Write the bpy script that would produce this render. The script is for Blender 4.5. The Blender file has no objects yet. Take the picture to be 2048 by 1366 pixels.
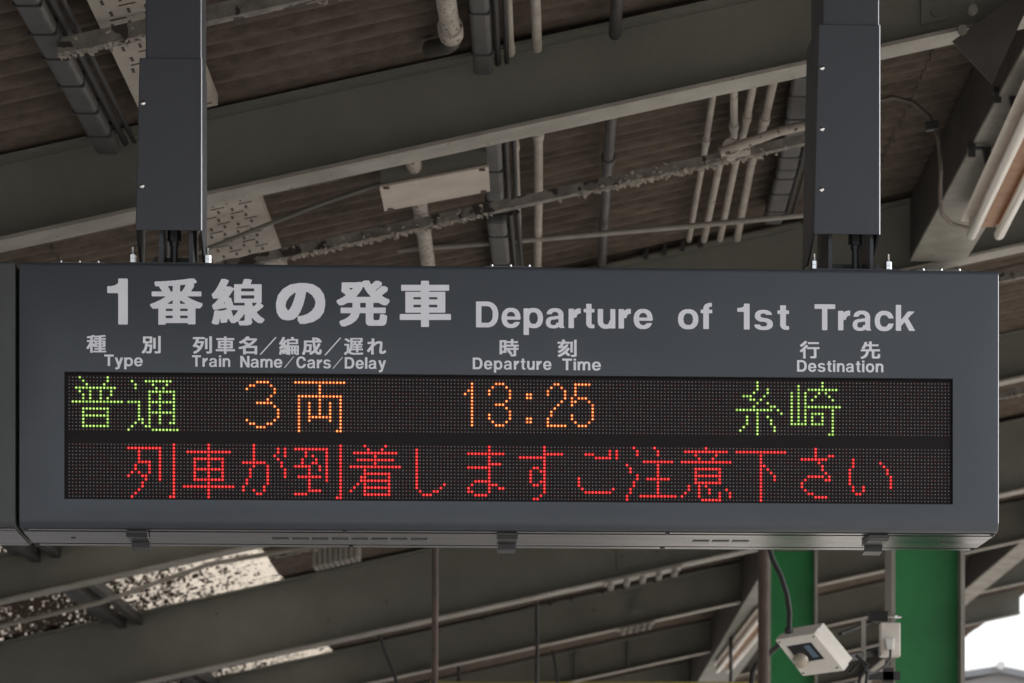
import bpy, bmesh, math, random
import numpy as np
from mathutils import Vector, Matrix, Quaternion

random.seed(7)
scene = bpy.context.scene
col = scene.collection

# ------------------------------------------------------------------ camera
F = 6500.0                      # focal length in photo pixels (2048 wide)
PX0, PY0 = 1080.0, 1900.0       # where the platform's long direction vanishes
EYE = 1.6
cam_d = bpy.data.cameras.new('camera')
cam = bpy.data.objects.new('camera', cam_d)
col.objects.link(cam)
cam.location = (0, 0, EYE)
cam.rotation_euler = (math.radians(90), 0, 0)
cam_d.sensor_width = 36.0
cam_d.lens = 36.0 * F / 2048.0
cam_d.shift_x = (1024 - PX0) / 2048.0
cam_d.shift_y = (PY0 - 683) / 2048.0
cam_d.clip_start = 0.1
cam_d.clip_end = 2000
cam_d.dof.use_dof = True
cam_d.dof.focus_distance = 8.5
cam_d.dof.aperture_fstop = 10.0
scene.camera = cam

# ------------------------------------------------------------------ light
SUN_EL, SUN_AZ = math.radians(48), math.radians(70)
world = bpy.data.worlds.new('World')
scene.world = world
world.use_nodes = True
wn = world.node_tree
wn.nodes.clear()
sky = wn.nodes.new('ShaderNodeTexSky')
sky.sky_type = 'NISHITA'
sky.sun_disc = False
sky.sun_elevation = SUN_EL
sky.sun_rotation = SUN_AZ
sky.air_density = 1.0
sky.dust_density = 4.0
sky.ozone_density = 1.0
hsv = wn.nodes.new('ShaderNodeHueSaturation')
hsv.inputs['Saturation'].default_value = 0.35
bg = wn.nodes.new('ShaderNodeBackground')
bg.inputs['Strength'].default_value = 0.15
wo = wn.nodes.new('ShaderNodeOutputWorld')
wn.links.new(sky.outputs[0], hsv.inputs['Color'])
wn.links.new(hsv.outputs[0], bg.inputs[0])
wn.links.new(bg.outputs[0], wo.inputs[0])
sun_d = bpy.data.lights.new('sun', 'SUN')
sun_d.energy = 2.0
sun_d.angle = math.radians(6)
sun_d.color = (1.0, 0.965, 0.92)
sun = bpy.data.objects.new('sun', sun_d)
col.objects.link(sun)
sd = Vector((math.sin(SUN_AZ) * math.cos(SUN_EL), math.cos(SUN_AZ) * math.cos(SUN_EL), math.sin(SUN_EL)))
sun.rotation_euler = sd.to_track_quat('Z', 'Y').to_euler()
scene.view_settings.view_transform = 'Standard'
scene.view_settings.look = 'None'
scene.view_settings.gamma = 1.0
scene.view_settings.use_curve_mapping = False
scene.view_settings.exposure = 1.3
scene.cycles.max_bounces = 8
scene.cycles.diffuse_bounces = 5
scene.cycles.caustics_reflective = False
scene.cycles.caustics_refractive = False
scene.cycles.sample_clamp_indirect = 4.0
scene.cycles.use_denoising = True

# ------------------------------------------------------------------ materials
def lin(c):
    return tuple(((v / 255.0 + 0.055) / 1.055) ** 2.4 if v > 10 else v / 255.0 / 12.92 for v in c) + (1.0,)

def mat(name, base, rough=0.6, metal=0.0, spec=0.5, dirt=None, dirt_amt=0.5, scale=6.0, stretch=(1, 1, 1),
        spots=None, spot_scale=30.0, spot_cut=0.7, bump=0.0, bump_scale=80.0, emit=None, emit_s=0.0, coat=0.0, detail=6.0):
    m = bpy.data.materials.new(name)
    m.use_nodes = True
    nt = m.node_tree
    b = nt.nodes['Principled BSDF']
    b.inputs['Base Color'].default_value = tuple(base) + (1.0,) if len(base) == 3 else base
    b.inputs['Roughness'].default_value = rough
    b.inputs['Metallic'].default_value = metal
    b.inputs['Specular IOR Level'].default_value = spec
    b.inputs['Coat Weight'].default_value = coat
    geo = nt.nodes.new('ShaderNodeNewGeometry')
    mp = nt.nodes.new('ShaderNodeMapping')
    mp.inputs['Scale'].default_value = stretch
    nt.links.new(geo.outputs['Position'], mp.inputs['Vector'])
    cur = None
    if dirt is not None:
        n = nt.nodes.new('ShaderNodeTexNoise')
        n.inputs['Scale'].default_value = scale
        n.inputs['Detail'].default_value = detail
        n.inputs['Roughness'].default_value = 0.65
        nt.links.new(mp.outputs[0], n.inputs['Vector'])
        r = nt.nodes.new('ShaderNodeValToRGB')
        r.color_ramp.elements[0].position = 0.5 - 0.28 * dirt_amt
        r.color_ramp.elements[1].position = 0.5 + 0.28
        r.color_ramp.elements[0].color = tuple(dirt) + (1,)
        r.color_ramp.elements[1].color = tuple(base) + (1,)
        nt.links.new(n.outputs['Fac'], r.inputs[0])
        cur = r.outputs[0]
        rr = nt.nodes.new('ShaderNodeMapRange')
        rr.inputs['To Min'].default_value = min(1, rough + 0.15)
        rr.inputs['To Max'].default_value = max(0.05, rough - 0.1)
        nt.links.new(n.outputs['Fac'], rr.inputs['Value'])
        nt.links.new(rr.outputs[0], b.inputs['Roughness'])
    if spots is not None:
        n2 = nt.nodes.new('ShaderNodeTexNoise')
        n2.inputs['Scale'].default_value = spot_scale
        n2.inputs['Detail'].default_value = 3
        nt.links.new(mp.outputs[0], n2.inputs['Vector'])
        r2 = nt.nodes.new('ShaderNodeValToRGB')
        r2.color_ramp.elements[0].position = spot_cut
        r2.color_ramp.elements[1].position = spot_cut + 0.03
        r2.color_ramp.elements[0].color = (0, 0, 0, 1)
        r2.color_ramp.elements[1].color = (1, 1, 1, 1)
        nt.links.new(n2.outputs['Fac'], r2.inputs[0])
        mx = nt.nodes.new('ShaderNodeMix')
        mx.data_type = 'RGBA'
        nt.links.new(r2.outputs[0], mx.inputs[0])
        if cur is not None:
            nt.links.new(cur, mx.inputs[6])
        else:
            mx.inputs[6].default_value = tuple(base) + (1,)
        mx.inputs[7].default_value = tuple(spots) + (1,)
        cur = mx.outputs[2]
    if cur is not None:
        nt.links.new(cur, b.inputs['Base Color'])
    if bump > 0:
        n3 = nt.nodes.new('ShaderNodeTexNoise')
        n3.inputs['Scale'].default_value = bump_scale
        n3.inputs['Detail'].default_value = 4
        nt.links.new(mp.outputs[0], n3.inputs['Vector'])
        bp = nt.nodes.new('ShaderNodeBump')
        bp.inputs['Strength'].default_value = bump
        bp.inputs['Distance'].default_value = 0.004
        nt.links.new(n3.outputs['Fac'], bp.inputs['Height'])
        nt.links.new(bp.outputs[0], b.inputs['Normal'])
    if emit is not None:
        b.inputs['Emission Color'].default_value = tuple(emit) + (1.0,)
        b.inputs['Emission Strength'].default_value = emit_s
    return m

M = {}
M['board'] = mat('board_paint', (0.070, 0.081, 0.098), 0.33, spec=0.45, dirt=(0.062, 0.072, 0.087), scale=3.0, bump=0.08, bump_scale=500)
M['board_grey'] = mat('old_board_paint', (0.082, 0.09, 0.09), 0.5, spec=0.3, dirt=(0.07, 0.076, 0.076), scale=3.0, bump=0.08, bump_scale=500)
M['post'] = mat('post_paint', (0.055, 0.060, 0.072), 0.36, spec=0.45, dirt=(0.052, 0.057, 0.068), scale=4.0, bump=0.06, bump_scale=500)
M['under'] = mat('brushed_steel', (0.028, 0.028, 0.03), 0.13, spec=0.18, dirt=(0.035, 0.035, 0.037), scale=9, stretch=(0.3, 2, 2))
M['gap'] = mat('black_gasket', (0.008, 0.008, 0.009), 0.7)  # flat black standing in for dark gaps and grooves
M['ledboard'] = mat('led_board', (0.0125, 0.0085, 0.009), 0.42, spec=0.16)
M['frame_in'] = mat('recess_paint', (0.015, 0.015, 0.016), 0.6, spec=0.2)
M['led_off'] = mat('led_off', (0.27, 0.245, 0.25), 0.4, spec=0.3)
M['led_off_red'] = mat('led_off_red', (0.30, 0.155, 0.155), 0.4, spec=0.3)
M['led_off_dim'] = mat('led_off_dim', (0.20, 0.19, 0.19), 0.4, spec=0.3)
M['letter'] = mat('reflective_white', (0.90, 0.925, 0.99), 0.45, dirt=(0.85, 0.87, 0.94), scale=8)
M['chrome'] = mat('zinc', (0.75, 0.75, 0.74), 0.22, metal=1.0)
M['alu'] = mat('bare_edge_aluminium', (0.6, 0.6, 0.63), 0.35, metal=1.0)  # bright metal for right edges only, a made-up sky highlight
M['hinge'] = mat('hinge_steel', (0.20, 0.20, 0.205), 0.4, metal=0.6)
M['darkmetal'] = mat('dark_metal', (0.045, 0.047, 0.05), 0.4, metal=0.3)
M['latch'] = mat('latch_steel', (0.05, 0.052, 0.055), 0.3, metal=0.6)
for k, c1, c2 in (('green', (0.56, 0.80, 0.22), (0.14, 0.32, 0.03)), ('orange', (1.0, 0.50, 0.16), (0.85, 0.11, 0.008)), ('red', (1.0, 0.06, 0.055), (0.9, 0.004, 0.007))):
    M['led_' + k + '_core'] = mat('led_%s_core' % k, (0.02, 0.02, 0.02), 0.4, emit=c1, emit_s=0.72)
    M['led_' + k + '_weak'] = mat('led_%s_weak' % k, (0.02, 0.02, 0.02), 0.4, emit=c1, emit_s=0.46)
    M['led_' + k + '_rim'] = mat('led_%s_rim' % k, (0.02, 0.02, 0.02), 0.4, emit=c2, emit_s=0.42)  # dimmer glowing ring, a glow halo drawn round each lit core
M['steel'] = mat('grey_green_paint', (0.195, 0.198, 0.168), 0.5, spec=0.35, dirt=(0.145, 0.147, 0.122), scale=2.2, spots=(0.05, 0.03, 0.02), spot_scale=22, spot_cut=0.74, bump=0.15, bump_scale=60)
M['steel_light'] = mat('cream_grey_paint', (0.37, 0.36, 0.32), 0.55, dirt=(0.22, 0.21, 0.18), scale=3.5, spots=(0.11, 0.055, 0.03), spot_scale=28, spot_cut=0.7, bump=0.15, bump_scale=60)  # cream parts; also beam undersides, paled as if lit from below
M['rust'] = mat('rusty_paint', (0.125, 0.088, 0.068), 0.75, dirt=(0.07, 0.052, 0.042), scale=12, bump=0.3)
M['slate'] = mat('stained_roof_sheet', (0.132, 0.104, 0.080), 0.88, dirt=(0.060, 0.045, 0.034), dirt_amt=0.8, scale=5.0, stretch=(0.8, 2.2, 1), bump=0.25, bump_scale=60, detail=12)
def streaks(m):
    # long run-off stains along the sheets, with pale lichen blotches
    nt = m.node_tree; b = nt.nodes['Principled BSDF']
    src = b.inputs['Base Color'].links[0].from_socket
    geo = nt.nodes.new('ShaderNodeNewGeometry'); mp = nt.nodes.new('ShaderNodeMapping')
    mp.inputs['Scale'].default_value = (1.0, 3.0, 1)
    nt.links.new(geo.outputs['Position'], mp.inputs['Vector'])
    n = nt.nodes.new('ShaderNodeTexNoise'); n.inputs['Scale'].default_value = 14; n.inputs['Detail'].default_value = 10; n.inputs['Roughness'].default_value = 0.7
    nt.links.new(mp.outputs[0], n.inputs['Vector'])
    r = nt.nodes.new('ShaderNodeMapRange'); r.inputs['From Min'].default_value = 0.38; r.inputs['From Max'].default_value = 0.62; r.inputs['To Min'].default_value = 0.78; r.inputs['To Max'].default_value = 1.2
    nt.links.new(n.outputs['Fac'], r.inputs['Value'])
    v = nt.nodes.new('ShaderNodeVectorMath'); v.operation = 'SCALE'
    nt.links.new(src, v.inputs[0]); nt.links.new(r.outputs[0], v.inputs['Scale']); nt.links.new(v.outputs[0], b.inputs['Base Color'])
streaks(M['slate'])
M['white_pipe'] = mat('cream_pipe_paint', (0.46, 0.43, 0.38), 0.55, dirt=(0.30, 0.27, 0.23), scale=7, spots=(0.06, 0.045, 0.035), spot_scale=30, spot_cut=0.68)
M['peel_pipe'] = mat('peeling_pipe_paint', (0.46, 0.43, 0.38), 0.6, dirt=(0.30, 0.27, 0.23), scale=7, spots=(0.06, 0.048, 0.04), spot_scale=48, spot_cut=0.60, bump=0.5, bump_scale=50)
M['dark_pipe'] = mat('dark_conduit', (0.045, 0.043, 0.042), 0.5, dirt=(0.03, 0.028, 0.027), scale=6)
M['trunk'] = mat('grey_trunking', (0.075, 0.076, 0.074), 0.5, dirt=(0.052, 0.052, 0.05), scale=5)
M['black'] = mat('black_rubber', (0.012, 0.012, 0.012), 0.6)
M['tray'] = mat('tray_paint', (0.44, 0.41, 0.36), 0.6, dirt=(0.31, 0.28, 0.24), scale=5, spots=(0.13, 0.09, 0.06), spot_scale=22, spot_cut=0.68)
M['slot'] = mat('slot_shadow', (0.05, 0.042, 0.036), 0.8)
M['peel'] = mat('peeling_purlin_paint', (0.30, 0.285, 0.25), 0.7, dirt=(0.07, 0.062, 0.055), dirt_amt=0.9, scale=11, spots=(0.03, 0.026, 0.024), spot_scale=14, spot_cut=0.56, bump=0.7, bump_scale=40)
M['flake'] = mat('paint_flake', (0.48, 0.45, 0.39), 0.75, dirt=(0.30, 0.27, 0.23), scale=30)
M['cream'] = mat('cream_enclosure', (0.52, 0.47, 0.41), 0.5, dirt=(0.42, 0.37, 0.32), scale=6, spots=(0.18, 0.07, 0.03), spot_scale=12, spot_cut=0.73)
M['green'] = mat('green_paint', (0.011, 0.27, 0.065), 0.4, dirt=(0.013, 0.19, 0.052), scale=3.5, spots=(0.03, 0.14, 0.05), spot_scale=18, spot_cut=0.74, bump=0.12, bump_scale=70)
M['tube'] = mat('lamp_tube', (0.82, 0.80, 0.74), 0.25, spec=0.6)
M['amber'] = mat('yellowed_reflector', (0.42, 0.20, 0.075), 0.45, dirt=(0.28, 0.13, 0.05), scale=9)
M['whitebox'] = mat('white_enclosure', (0.84, 0.80, 0.73), 0.4, dirt=(0.70, 0.66, 0.59), scale=8)
M['plug'] = mat('plug_white', (0.75, 0.74, 0.72), 0.35)
M['lens'] = mat('lens_dome', (0.42, 0.38, 0.30), 0.2, coat=0.5)
M['bluelabel'] = mat('blue_label', (0.10, 0.16, 0.22), 0.4)
M['concrete'] = mat('platform_concrete', (0.40, 0.38, 0.35), 0.85, dirt=(0.30, 0.28, 0.26), scale=1.5, bump=0.3, bump_scale=30)
M['ballast'] = mat('ballast', (0.30, 0.28, 0.26), 0.95, dirt=(0.17, 0.15, 0.14), scale=25, bump=1.0, bump_scale=18)
M['farwall'] = mat('far_wall', (0.42, 0.42, 0.42), 0.8, dirt=(0.36, 0.36, 0.36), scale=0.8)
M['farroof'] = mat('far_roof', (0.30, 0.31, 0.32), 0.6, dirt=(0.25, 0.26, 0.27), scale=0.8)
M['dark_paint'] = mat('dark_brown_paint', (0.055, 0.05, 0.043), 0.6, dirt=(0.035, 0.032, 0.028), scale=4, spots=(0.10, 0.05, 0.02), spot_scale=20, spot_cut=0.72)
M['old_cable'] = mat('old_cable', (0.17, 0.145, 0.12), 0.6, dirt=(0.09, 0.075, 0.06), scale=14)
M['yellow'] = mat('yellow_band', (0.35, 0.30, 0.06), 0.6)

def skylight_mat(name, cut, clean):
    m = bpy.data.materials.new(name)
    m.use_nodes = True
    nt = m.node_tree
    nt.nodes.clear()
    out = nt.nodes.new('ShaderNodeOutputMaterial')
    tr = nt.nodes.new('ShaderNodeBsdfTranslucent')
    tr.inputs[0].default_value = clean
    tp = nt.nodes.new('ShaderNodeBsdfTransparent')
    tp.inputs[0].default_value = (0.42, 0.40, 0.36, 1)
    m0 = nt.nodes.new('ShaderNodeMixShader')
    m0.inputs[0].default_value = 0.22
    nt.links.new(tr.outputs[0], m0.inputs[1])
    nt.links.new(tp.outputs[0], m0.inputs[2])
    df = nt.nodes.new('ShaderNodeBsdfDiffuse')
    df.inputs[0].default_value = (0.08, 0.062, 0.048, 1)
    geo = nt.nodes.new('ShaderNodeNewGeometry')
    mp = nt.nodes.new('ShaderNodeMapping')
    mp.inputs['Scale'].default_value = (17.0, 9.0, 1)
    nt.links.new(geo.outputs['Position'], mp.inputs['Vector'])
    n = nt.nodes.new('ShaderNodeTexNoise')
    n.inputs['Scale'].default_value = 1.9
    n.inputs['Detail'].default_value = 5
    n.inputs['Roughness'].default_value = 0.7
    nt.links.new(mp.outputs[0], n.inputs['Vector'])
    sx = nt.nodes.new('ShaderNodeSeparateXYZ')
    nt.links.new(geo.outputs['Position'], sx.inputs[0])
    n2 = nt.nodes.new('ShaderNodeMapRange')
    n2.inputs['From Min'].default_value = -1.9
    n2.inputs['From Max'].default_value = -3.9
    n2.inputs['To Min'].default_value = 0.0
    n2.inputs['To Max'].default_value = 0.21
    nt.links.new(sx.outputs['X'], n2.inputs['Value'])
    ad = nt.nodes.new('ShaderNodeMath')
    ad.operation = 'MULTIPLY_ADD'
    ad.inputs[1].default_value = 1.0
    nt.links.new(n2.outputs[0], ad.inputs[0])
    nt.links.new(n.outputs['Fac'], ad.inputs[2])
    r = nt.nodes.new('ShaderNodeValToRGB')
    r.color_ramp.elements[0].position = cut
    r.color_ramp.elements[1].position = cut + 0.07
    nt.links.new(ad.outputs[0], r.inputs[0])
    mx = nt.nodes.new('ShaderNodeMixShader')
    nt.links.new(r.outputs[0], mx.inputs[0])
    nt.links.new(m0.outputs[0], mx.inputs[1])
    nt.links.new(df.outputs[0], mx.inputs[2])
    nt.links.new(mx.outputs[0], out.inputs[0])
    return m
M['sky_clean'] = skylight_mat('skylight_sheet', 0.565, (0.66, 0.62, 0.565, 1))
M['sky_grimy'] = skylight_mat('skylight_sheet_grimy', 0.60, (0.64, 0.60, 0.55, 1))

# ------------------------------------------------------------------ helpers
def at(px, py, Y):
    return Vector(((px - PX0) / F * Y, Y, EYE + (PY0 - py) / F * Y))

SL = 0.219                       # the roof climbs to the right
ROOF = 3.31                      # underside of the sheets above eye level, at X = 0
def under(px, py, off=0.05):
    """point a little below the roof plane that is seen at (px, py)"""
    Y = (ROOF - off) * F / ((PY0 - py) - SL * (px - PX0))
    return at(px, py, Y)
def roofz(x, off=0.0):
    return EYE + ROOF + SL * x - off

class MB:
    def __init__(s, xf=None):
        s.v, s.f, s.mi, s.xf, s.cur = [], [], [], xf, 0
    def add(s, vs, fs):
        n = len(s.v)
        s.v += [tuple(v) for v in vs]
        s.f += [tuple(i + n for i in f) for f in fs]
        s.mi += [s.cur] * len(fs)
    def hexa(s, p):
        s.add(p, [(0, 3, 2, 1), (4, 5, 6, 7), (0, 1, 5, 4), (1, 2, 6, 5), (2, 3, 7, 6), (3, 0, 4, 7)])
    def box(s, a, b):
        x0, y0, z0 = a; x1, y1, z1 = b
        s.hexa([(x0, y0, z0), (x1, y0, z0), (x1, y1, z0), (x0, y1, z0), (x0, y0, z1), (x1, y0, z1), (x1, y1, z1), (x0, y1, z1)])
    def sbox(s, x0, x1, y0, y1, z0, z1, base=0.0):
        """box whose floor and top climb with the roof"""
        q = lambda x, y, z: (x, y, base + z + SL * x)
        s.hexa([q(x0, y0, z0), q(x1, y0, z0), q(x1, y1, z0), q(x0, y1, z0), q(x0, y0, z1), q(x1, y0, z1), q(x1, y1, z1), q(x0, y1, z1)])
    def bar(s, p, q, w, h, up=(0, 0, 1)):
        p, q = Vector(p), Vector(q)
        d = (q - p).normalized(); up = Vector(up)
        sx = d.cross(up).normalized() * (w / 2); sz = sx.cross(d).normalized() * (h / 2)
        s.hexa([p - sx - sz, p + sx - sz, q + sx - sz, q - sx - sz, p - sx + sz, p + sx + sz, q + sx + sz, q - sx + sz])
    def tube(s, pts, r, n=12, caps=True):
        pts = [Vector(p) for p in pts]
        if not isinstance(r, (list, tuple)): r = [r] * len(pts)
        base = len(s.v); prev = None
        rings = []
        for i, p in enumerate(pts):
            d = (pts[min(i + 1, len(pts) - 1)] - pts[max(i - 1, 0)]).normalized()
            a = Vector((0, 0, 1)) if abs(d.z) < 0.9 else Vector((1, 0, 0))
            if prev is not None: a = prev
            x = (a - d * a.dot(d)).normalized(); y = d.cross(x); prev = x
            rings.append([p + (x * math.cos(t) + y * math.sin(t)) * r[i] for t in [2 * math.pi * k / n for k in range(n)]])
        vs = [v for rg in rings for v in rg]; fs = []
        for i in range(len(rings) - 1):
            for k in range(n):
                fs.append((i * n + k, i * n + (k + 1) % n, (i + 1) * n + (k + 1) % n, (i + 1) * n + k))
        if caps:
            fs.append(tuple(range(n - 1, -1, -1))); fs.append(tuple((len(rings) - 1) * n + k for k in range(n)))
        s.add(vs, fs)
    def prism(s, poly, y0, y1, axis='y'):
        """poly in (a, b); extruded along an axis"""
        n = len(poly)
        if axis == 'y': P = lambda a, b, t: (a, t, b)
        elif axis == 'x': P = lambda a, b, t: (t, a, b)
        else: P = lambda a, b, t: (a, b, t)
        vs = [P(a, b, y0) for a, b in poly] + [P(a, b, y1) for a, b in poly]
        fs = [tuple(range(n)), tuple(range(2 * n - 1, n - 1, -1))]
        fs += [(k, (k + n), (k + 1) % n + n, (k + 1) % n) for k in range(n)]
        s.add(vs, fs)
    def build(s, name, m, parent=None, smooth=False, local=True, loc=None):
        me = bpy.data.meshes.new(name)
        off = Vector((0, 0, 0))
        if parent is not None and not local: off = Vector(parent['o_'])
        if loc is not None: off = Vector(loc)
        me.from_pydata([tuple(Vector(v) - off) for v in s.v], [], s.f)
        for mm in (m if isinstance(m, (list, tuple)) else [m]): me.materials.append(mm)
        if len(me.materials) > 1: me.polygons.foreach_set('material_index', s.mi)
        bm = bmesh.new(); bm.from_mesh(me); bmesh.ops.recalc_face_normals(bm, faces=bm.faces); bm.to_mesh(me); bm.free()
        if smooth:
            me.polygons.foreach_set('use_smooth', [True] * len(me.polygons))
            me.set_sharp_from_angle(angle=math.radians(35))
        o = bpy.data.objects.new(name, me); col.objects.link(o)
        if parent is not None: o.parent = parent
        if loc is not None: o.location = loc
        return o

def tag(o, label=None, cat=None, group=None, kind=None):
    if label: o['label'] = label
    if cat: o['category'] = cat
    if group: o['group'] = group
    if kind: o['kind'] = kind
    return o
def thing(name, label, cat, loc=(0, 0, 0), rotz=0.0, group=None):
    o = bpy.data.objects.new(name, None); col.objects.link(o)
    o.location = loc; o.rotation_euler = (0, 0, rotz); o.empty_display_size = 0.2
    o['o_'] = tuple(loc)
    return tag(o, label, cat, group)
def wpart(mb, name, m, parent, smooth=False):   # mesh given in world coordinates, parent unrotated
    return mb.build(name, m, parent, smooth, local=False)

def cyl(mb, c, axis, r, h, n=10):
    c, axis = Vector(c), Vector(axis).normalized()
    mb.tube([c - axis * h / 2, c + axis * h / 2], r, n)

# ------------------------------------------------------------------ setting
g = MB(); g.box((-400, -400, -1.4), (400, 900, -1.1)); tag(g.build('ground', M['ballast']), kind='structure')
g = MB(); g.box((-5.0, -40, -1.1), (6.2, 120, 0.0)); tag(g.build('platform', M['concrete']), kind='structure')

# ------------------------------------------------------------------ the canopy roof: corrugated sheets, each its own part
WAVE = 0.158
NW = 6
SHEET_L = 1.86
def sheet_mesh(name, L, nw, m):
    mb = MB(); seg = 8; vs = []; N = nw * seg
    for lay in (0, 1):
        for k in range(N + 1):
            y = k / seg * WAVE
            z = 0.030 * math.cos(2 * math.pi * k / seg) + lay * 0.007
            vs += [(0, y, z), (L, y, z + SL * L)]
    fs = []
    for k in range(N):
        fs.append((2 * k, 2 * k + 1, 2 * k + 3, 2 * k + 2))
        o = 2 * (N + 1)
        fs.append((o + 2 * k + 2, o + 2 * k + 3, o + 2 * k + 1, o + 2 * k))
        fs.append((2 * k, 2 * k + 2, o + 2 * k + 2, o + 2 * k))
        fs.append((2 * k + 1, o + 2 * k + 1, o + 2 * k + 3, 2 * k + 3))
    me = bpy.data.meshes.new(name); me.from_pydata(vs, [], fs); me.materials.append(m)
    me.polygons.foreach_set('use_smooth', [True] * len(me.polygons)); me.set_sharp_from_angle(angle=math.radians(50))
    return me
R0 = 0.030
roof = thing('canopy_roof', 'brown stained corrugated roof sheets over the platform, climbing to the right', 'roof', (0, 12, EYE + ROOF + R0))
sh_mesh = {k: sheet_mesh('roof_sheet', SHEET_L, NW, M[k]) for k in ('slate', 'sky_clean', 'sky_grimy')}
xs = [-7.5 + 1.80 * i for i in range(8)]
xs = [-5.72, -3.86, -2.0, -0.16, 1.68, 3.52, 5.36]
x0s = [-5.66, -3.83, -2.00 - 0.0, -0.2, 1.6, 3.4, 5.2]
rest = []
y = 3.2
row = 0
while y < 78:
    for i, x in enumerate([-5.66, -3.83, -2.0, -0.2, 1.6, 3.4, 4.56]):
        kind = 'slate'
        if i <= 1 and y > 18.5 and not (29.2 < y < 29.9): kind = 'sky_clean' if (i == 1) else 'sky_grimy'
        if i == 1 and (y < 22.6 and y > 18.5): kind = 'sky_grimy'
        zz = SL * x + random.uniform(-0.002, 0.002) + (0.009 if row % 2 else 0.0)
        if -4.2 < x < 3.5 and 8.5 < y < 34:
            o = bpy.data.objects.new('roof_sheet', sh_mesh[kind]); col.objects.link(o)
            o.parent = roof
            o.location = (x + random.uniform(-0.008, 0.008), y - 12, zz + (0.012 if i % 2 else 0))
        else:
            rest.append((x, y, zz + (0.012 if i % 2 else 0), kind))
    y += WAVE * NW - 0.0
    row += 1
for kind in ('slate', 'sky_clean', 'sky_grimy'):
    mb = MB(); me0 = sheet_mesh('tmp', SHEET_L, NW, M[kind])
    for (x, yy, zz, k) in rest:
        if k != kind: continue
        mb.add([(v.co.x + x, v.co.y + yy - 12, v.co.z + zz) for v in me0.vertices], [tuple(p.vertices) for p in me0.polygons])
    if mb.v:
        o = mb.build('roof_sheet_run', M[kind], roof); o['kind'] = 'stuff'
# right eave gutter and left eave gutter are parts of the roof
mb = MB(); mb.box((-5.74, -8.8, SL * -5.7 - 0.10), (-5.67, 66, SL * -5.7 - 0.01)); mb.build('eave_gutter', M['steel'], roof)

# ------------------------------------------------------------------ cross beams (rafters)
def beam(Y, bot, top, fw, label, x0=-5.6, x1=6.2, splice=False, tf=0.014, stiff=(), hooks=(), cleats=()):
    t = thing('roof_beam', label, 'beam', (0, Y, EYE + bot), group='steel beams across the canopy')
    H = top - bot
    m = MB(); m.sbox(x0, x1, -fw / 2, fw / 2, 0, tf); m.build('bottom_flange', M['steel_light'], t)  # paler than the web: light from below put into its colour
    m = MB(); m.sbox(x0, x1, -fw / 2, fw / 2, H - tf, H); m.build('top_flange', M['steel'], t)
    m = MB(); m.sbox(x0, x1, -0.005, 0.005, tf + 0.001, H - tf - 0.001); m.build('web', M['steel'], t)
    for x in stiff:
        m = MB(); m.sbox(x, x + 0.012, -fw / 2 + 0.004, -0.006, tf + 0.002, H - tf - 0.002); m.build('stiffener', M['steel'], t)
    for x in cleats:
        m = MB(); m.sbox(x - 0.05, x + 0.05, -0.016, -0.0055, 0.07, H - 0.05); m.build('cleat_plate', M['steel'], t)
        for j in range(3):
            m = MB(); cyl(m, (x, -0.022, 0.10 + (H - 0.2) * j / 2 + SL * x), (0, 1, 0), 0.013, 0.012, 6); m.build('bolt', M['steel'], t)
    for x in hooks:
        m = MB(); cyl(m, (x, -fw / 2 - 0.004, H + 0.012 + SL * x), (0, 0, 1), 0.013, 0.04, 8)
        m.box((x - 0.012, -fw / 2 - 0.02, H - 0.02 + SL * x), (x + 0.012, -fw / 2 - 0.002, H + 0.01 + SL * x)); m.build('hook_bolt', M['dark_pipe'], t)
    if splice:
        a, b = splice
        m = MB(); m.sbox(a, b, -fw / 2 - 0.01, fw / 2 + 0.01, -0.014, -0.001); m.build('splice_plate', M['steel_light'], t)
        m = MB(); m.sbox(a + 0.1, b - 0.1, -0.018, -0.007, 0.08, H - 0.06); m.build('web_splice_plate', M['steel'], t)
        n = 5
        for i in range(n):
            x = a + 0.05 + (b - a - 0.1) * i / (n - 1)
            for yy in (-fw / 2 + 0.03, fw / 2 - 0.03):
                m = MB(); cyl(m, (x, yy, -0.035 + SL * x), (0, 0, 1), 0.024, 0.04, 6); m.build('bolt', M['steel_light'], t)
        for i in range(2):
            for j in range(3):
                x = a + 0.16 + (b - a - 0.32) * i; z = 0.16 + (H - 0.3) * j / 2
                m = MB(); cyl(m, (x, -0.03, z + SL * x), (0, 1, 0), 0.022, 0.03, 6); m.build('bolt', M['steel'], t)
    return t
def hb(Y, yy):     # height above the eye of something seen at photo row yy at X = 0
    return (PY0 - yy) * Y / F
beam(7.2, 3.0, 3.31, 0.18, 'grey-green steel roof beam nearest the camera, above the departure board posts')
beam(11.87, 3.0, 3.31, 0.18, 'widest grey-green steel roof beam crossing behind both posts above the board', stiff=(2.4,), cleats=(1.44,))
beam(16.1, 2.95, 3.305, 0.19, 'second steel roof beam, mostly hidden by the board, bolted on the tall right column', hooks=(0.52, 0.61, 0.70, 0.79, 1.30, 1.42))
beam(20.97, 3.0, 3.31, 0.19, 'steel roof beam showing just under the lower left corner of the board')
beam(25.3, 2.745, 3.305, 0.26, 'deep steel girder with a bolted splice seen below the middle of the board', splice=(0.50, 1.10), hooks=(1.15, 1.3, 1.5, 1.62, 1.76, 1.95))
beam(31.3, 2.92, 3.305, 0.20, 'thin far steel beam below the deep spliced girder', splice=(0.75, 1.10), hooks=(-0.55, 0.1, 0.3, 0.6, 0.8, 1.1), cleats=(-1.6,))
beam(36.8, 2.95, 3.305, 0.20, 'farthest steel beam in view at the bottom edge of the picture', stiff=(0.4, 1.0))
beam(42.0, 2.98, 3.305, 0.20, 'steel beam beyond the farthest one, seen only at the right edge')
beam(48.0, 2.98, 3.305, 0.20, 'steel beam near the far end of the canopy at the right edge')

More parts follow.
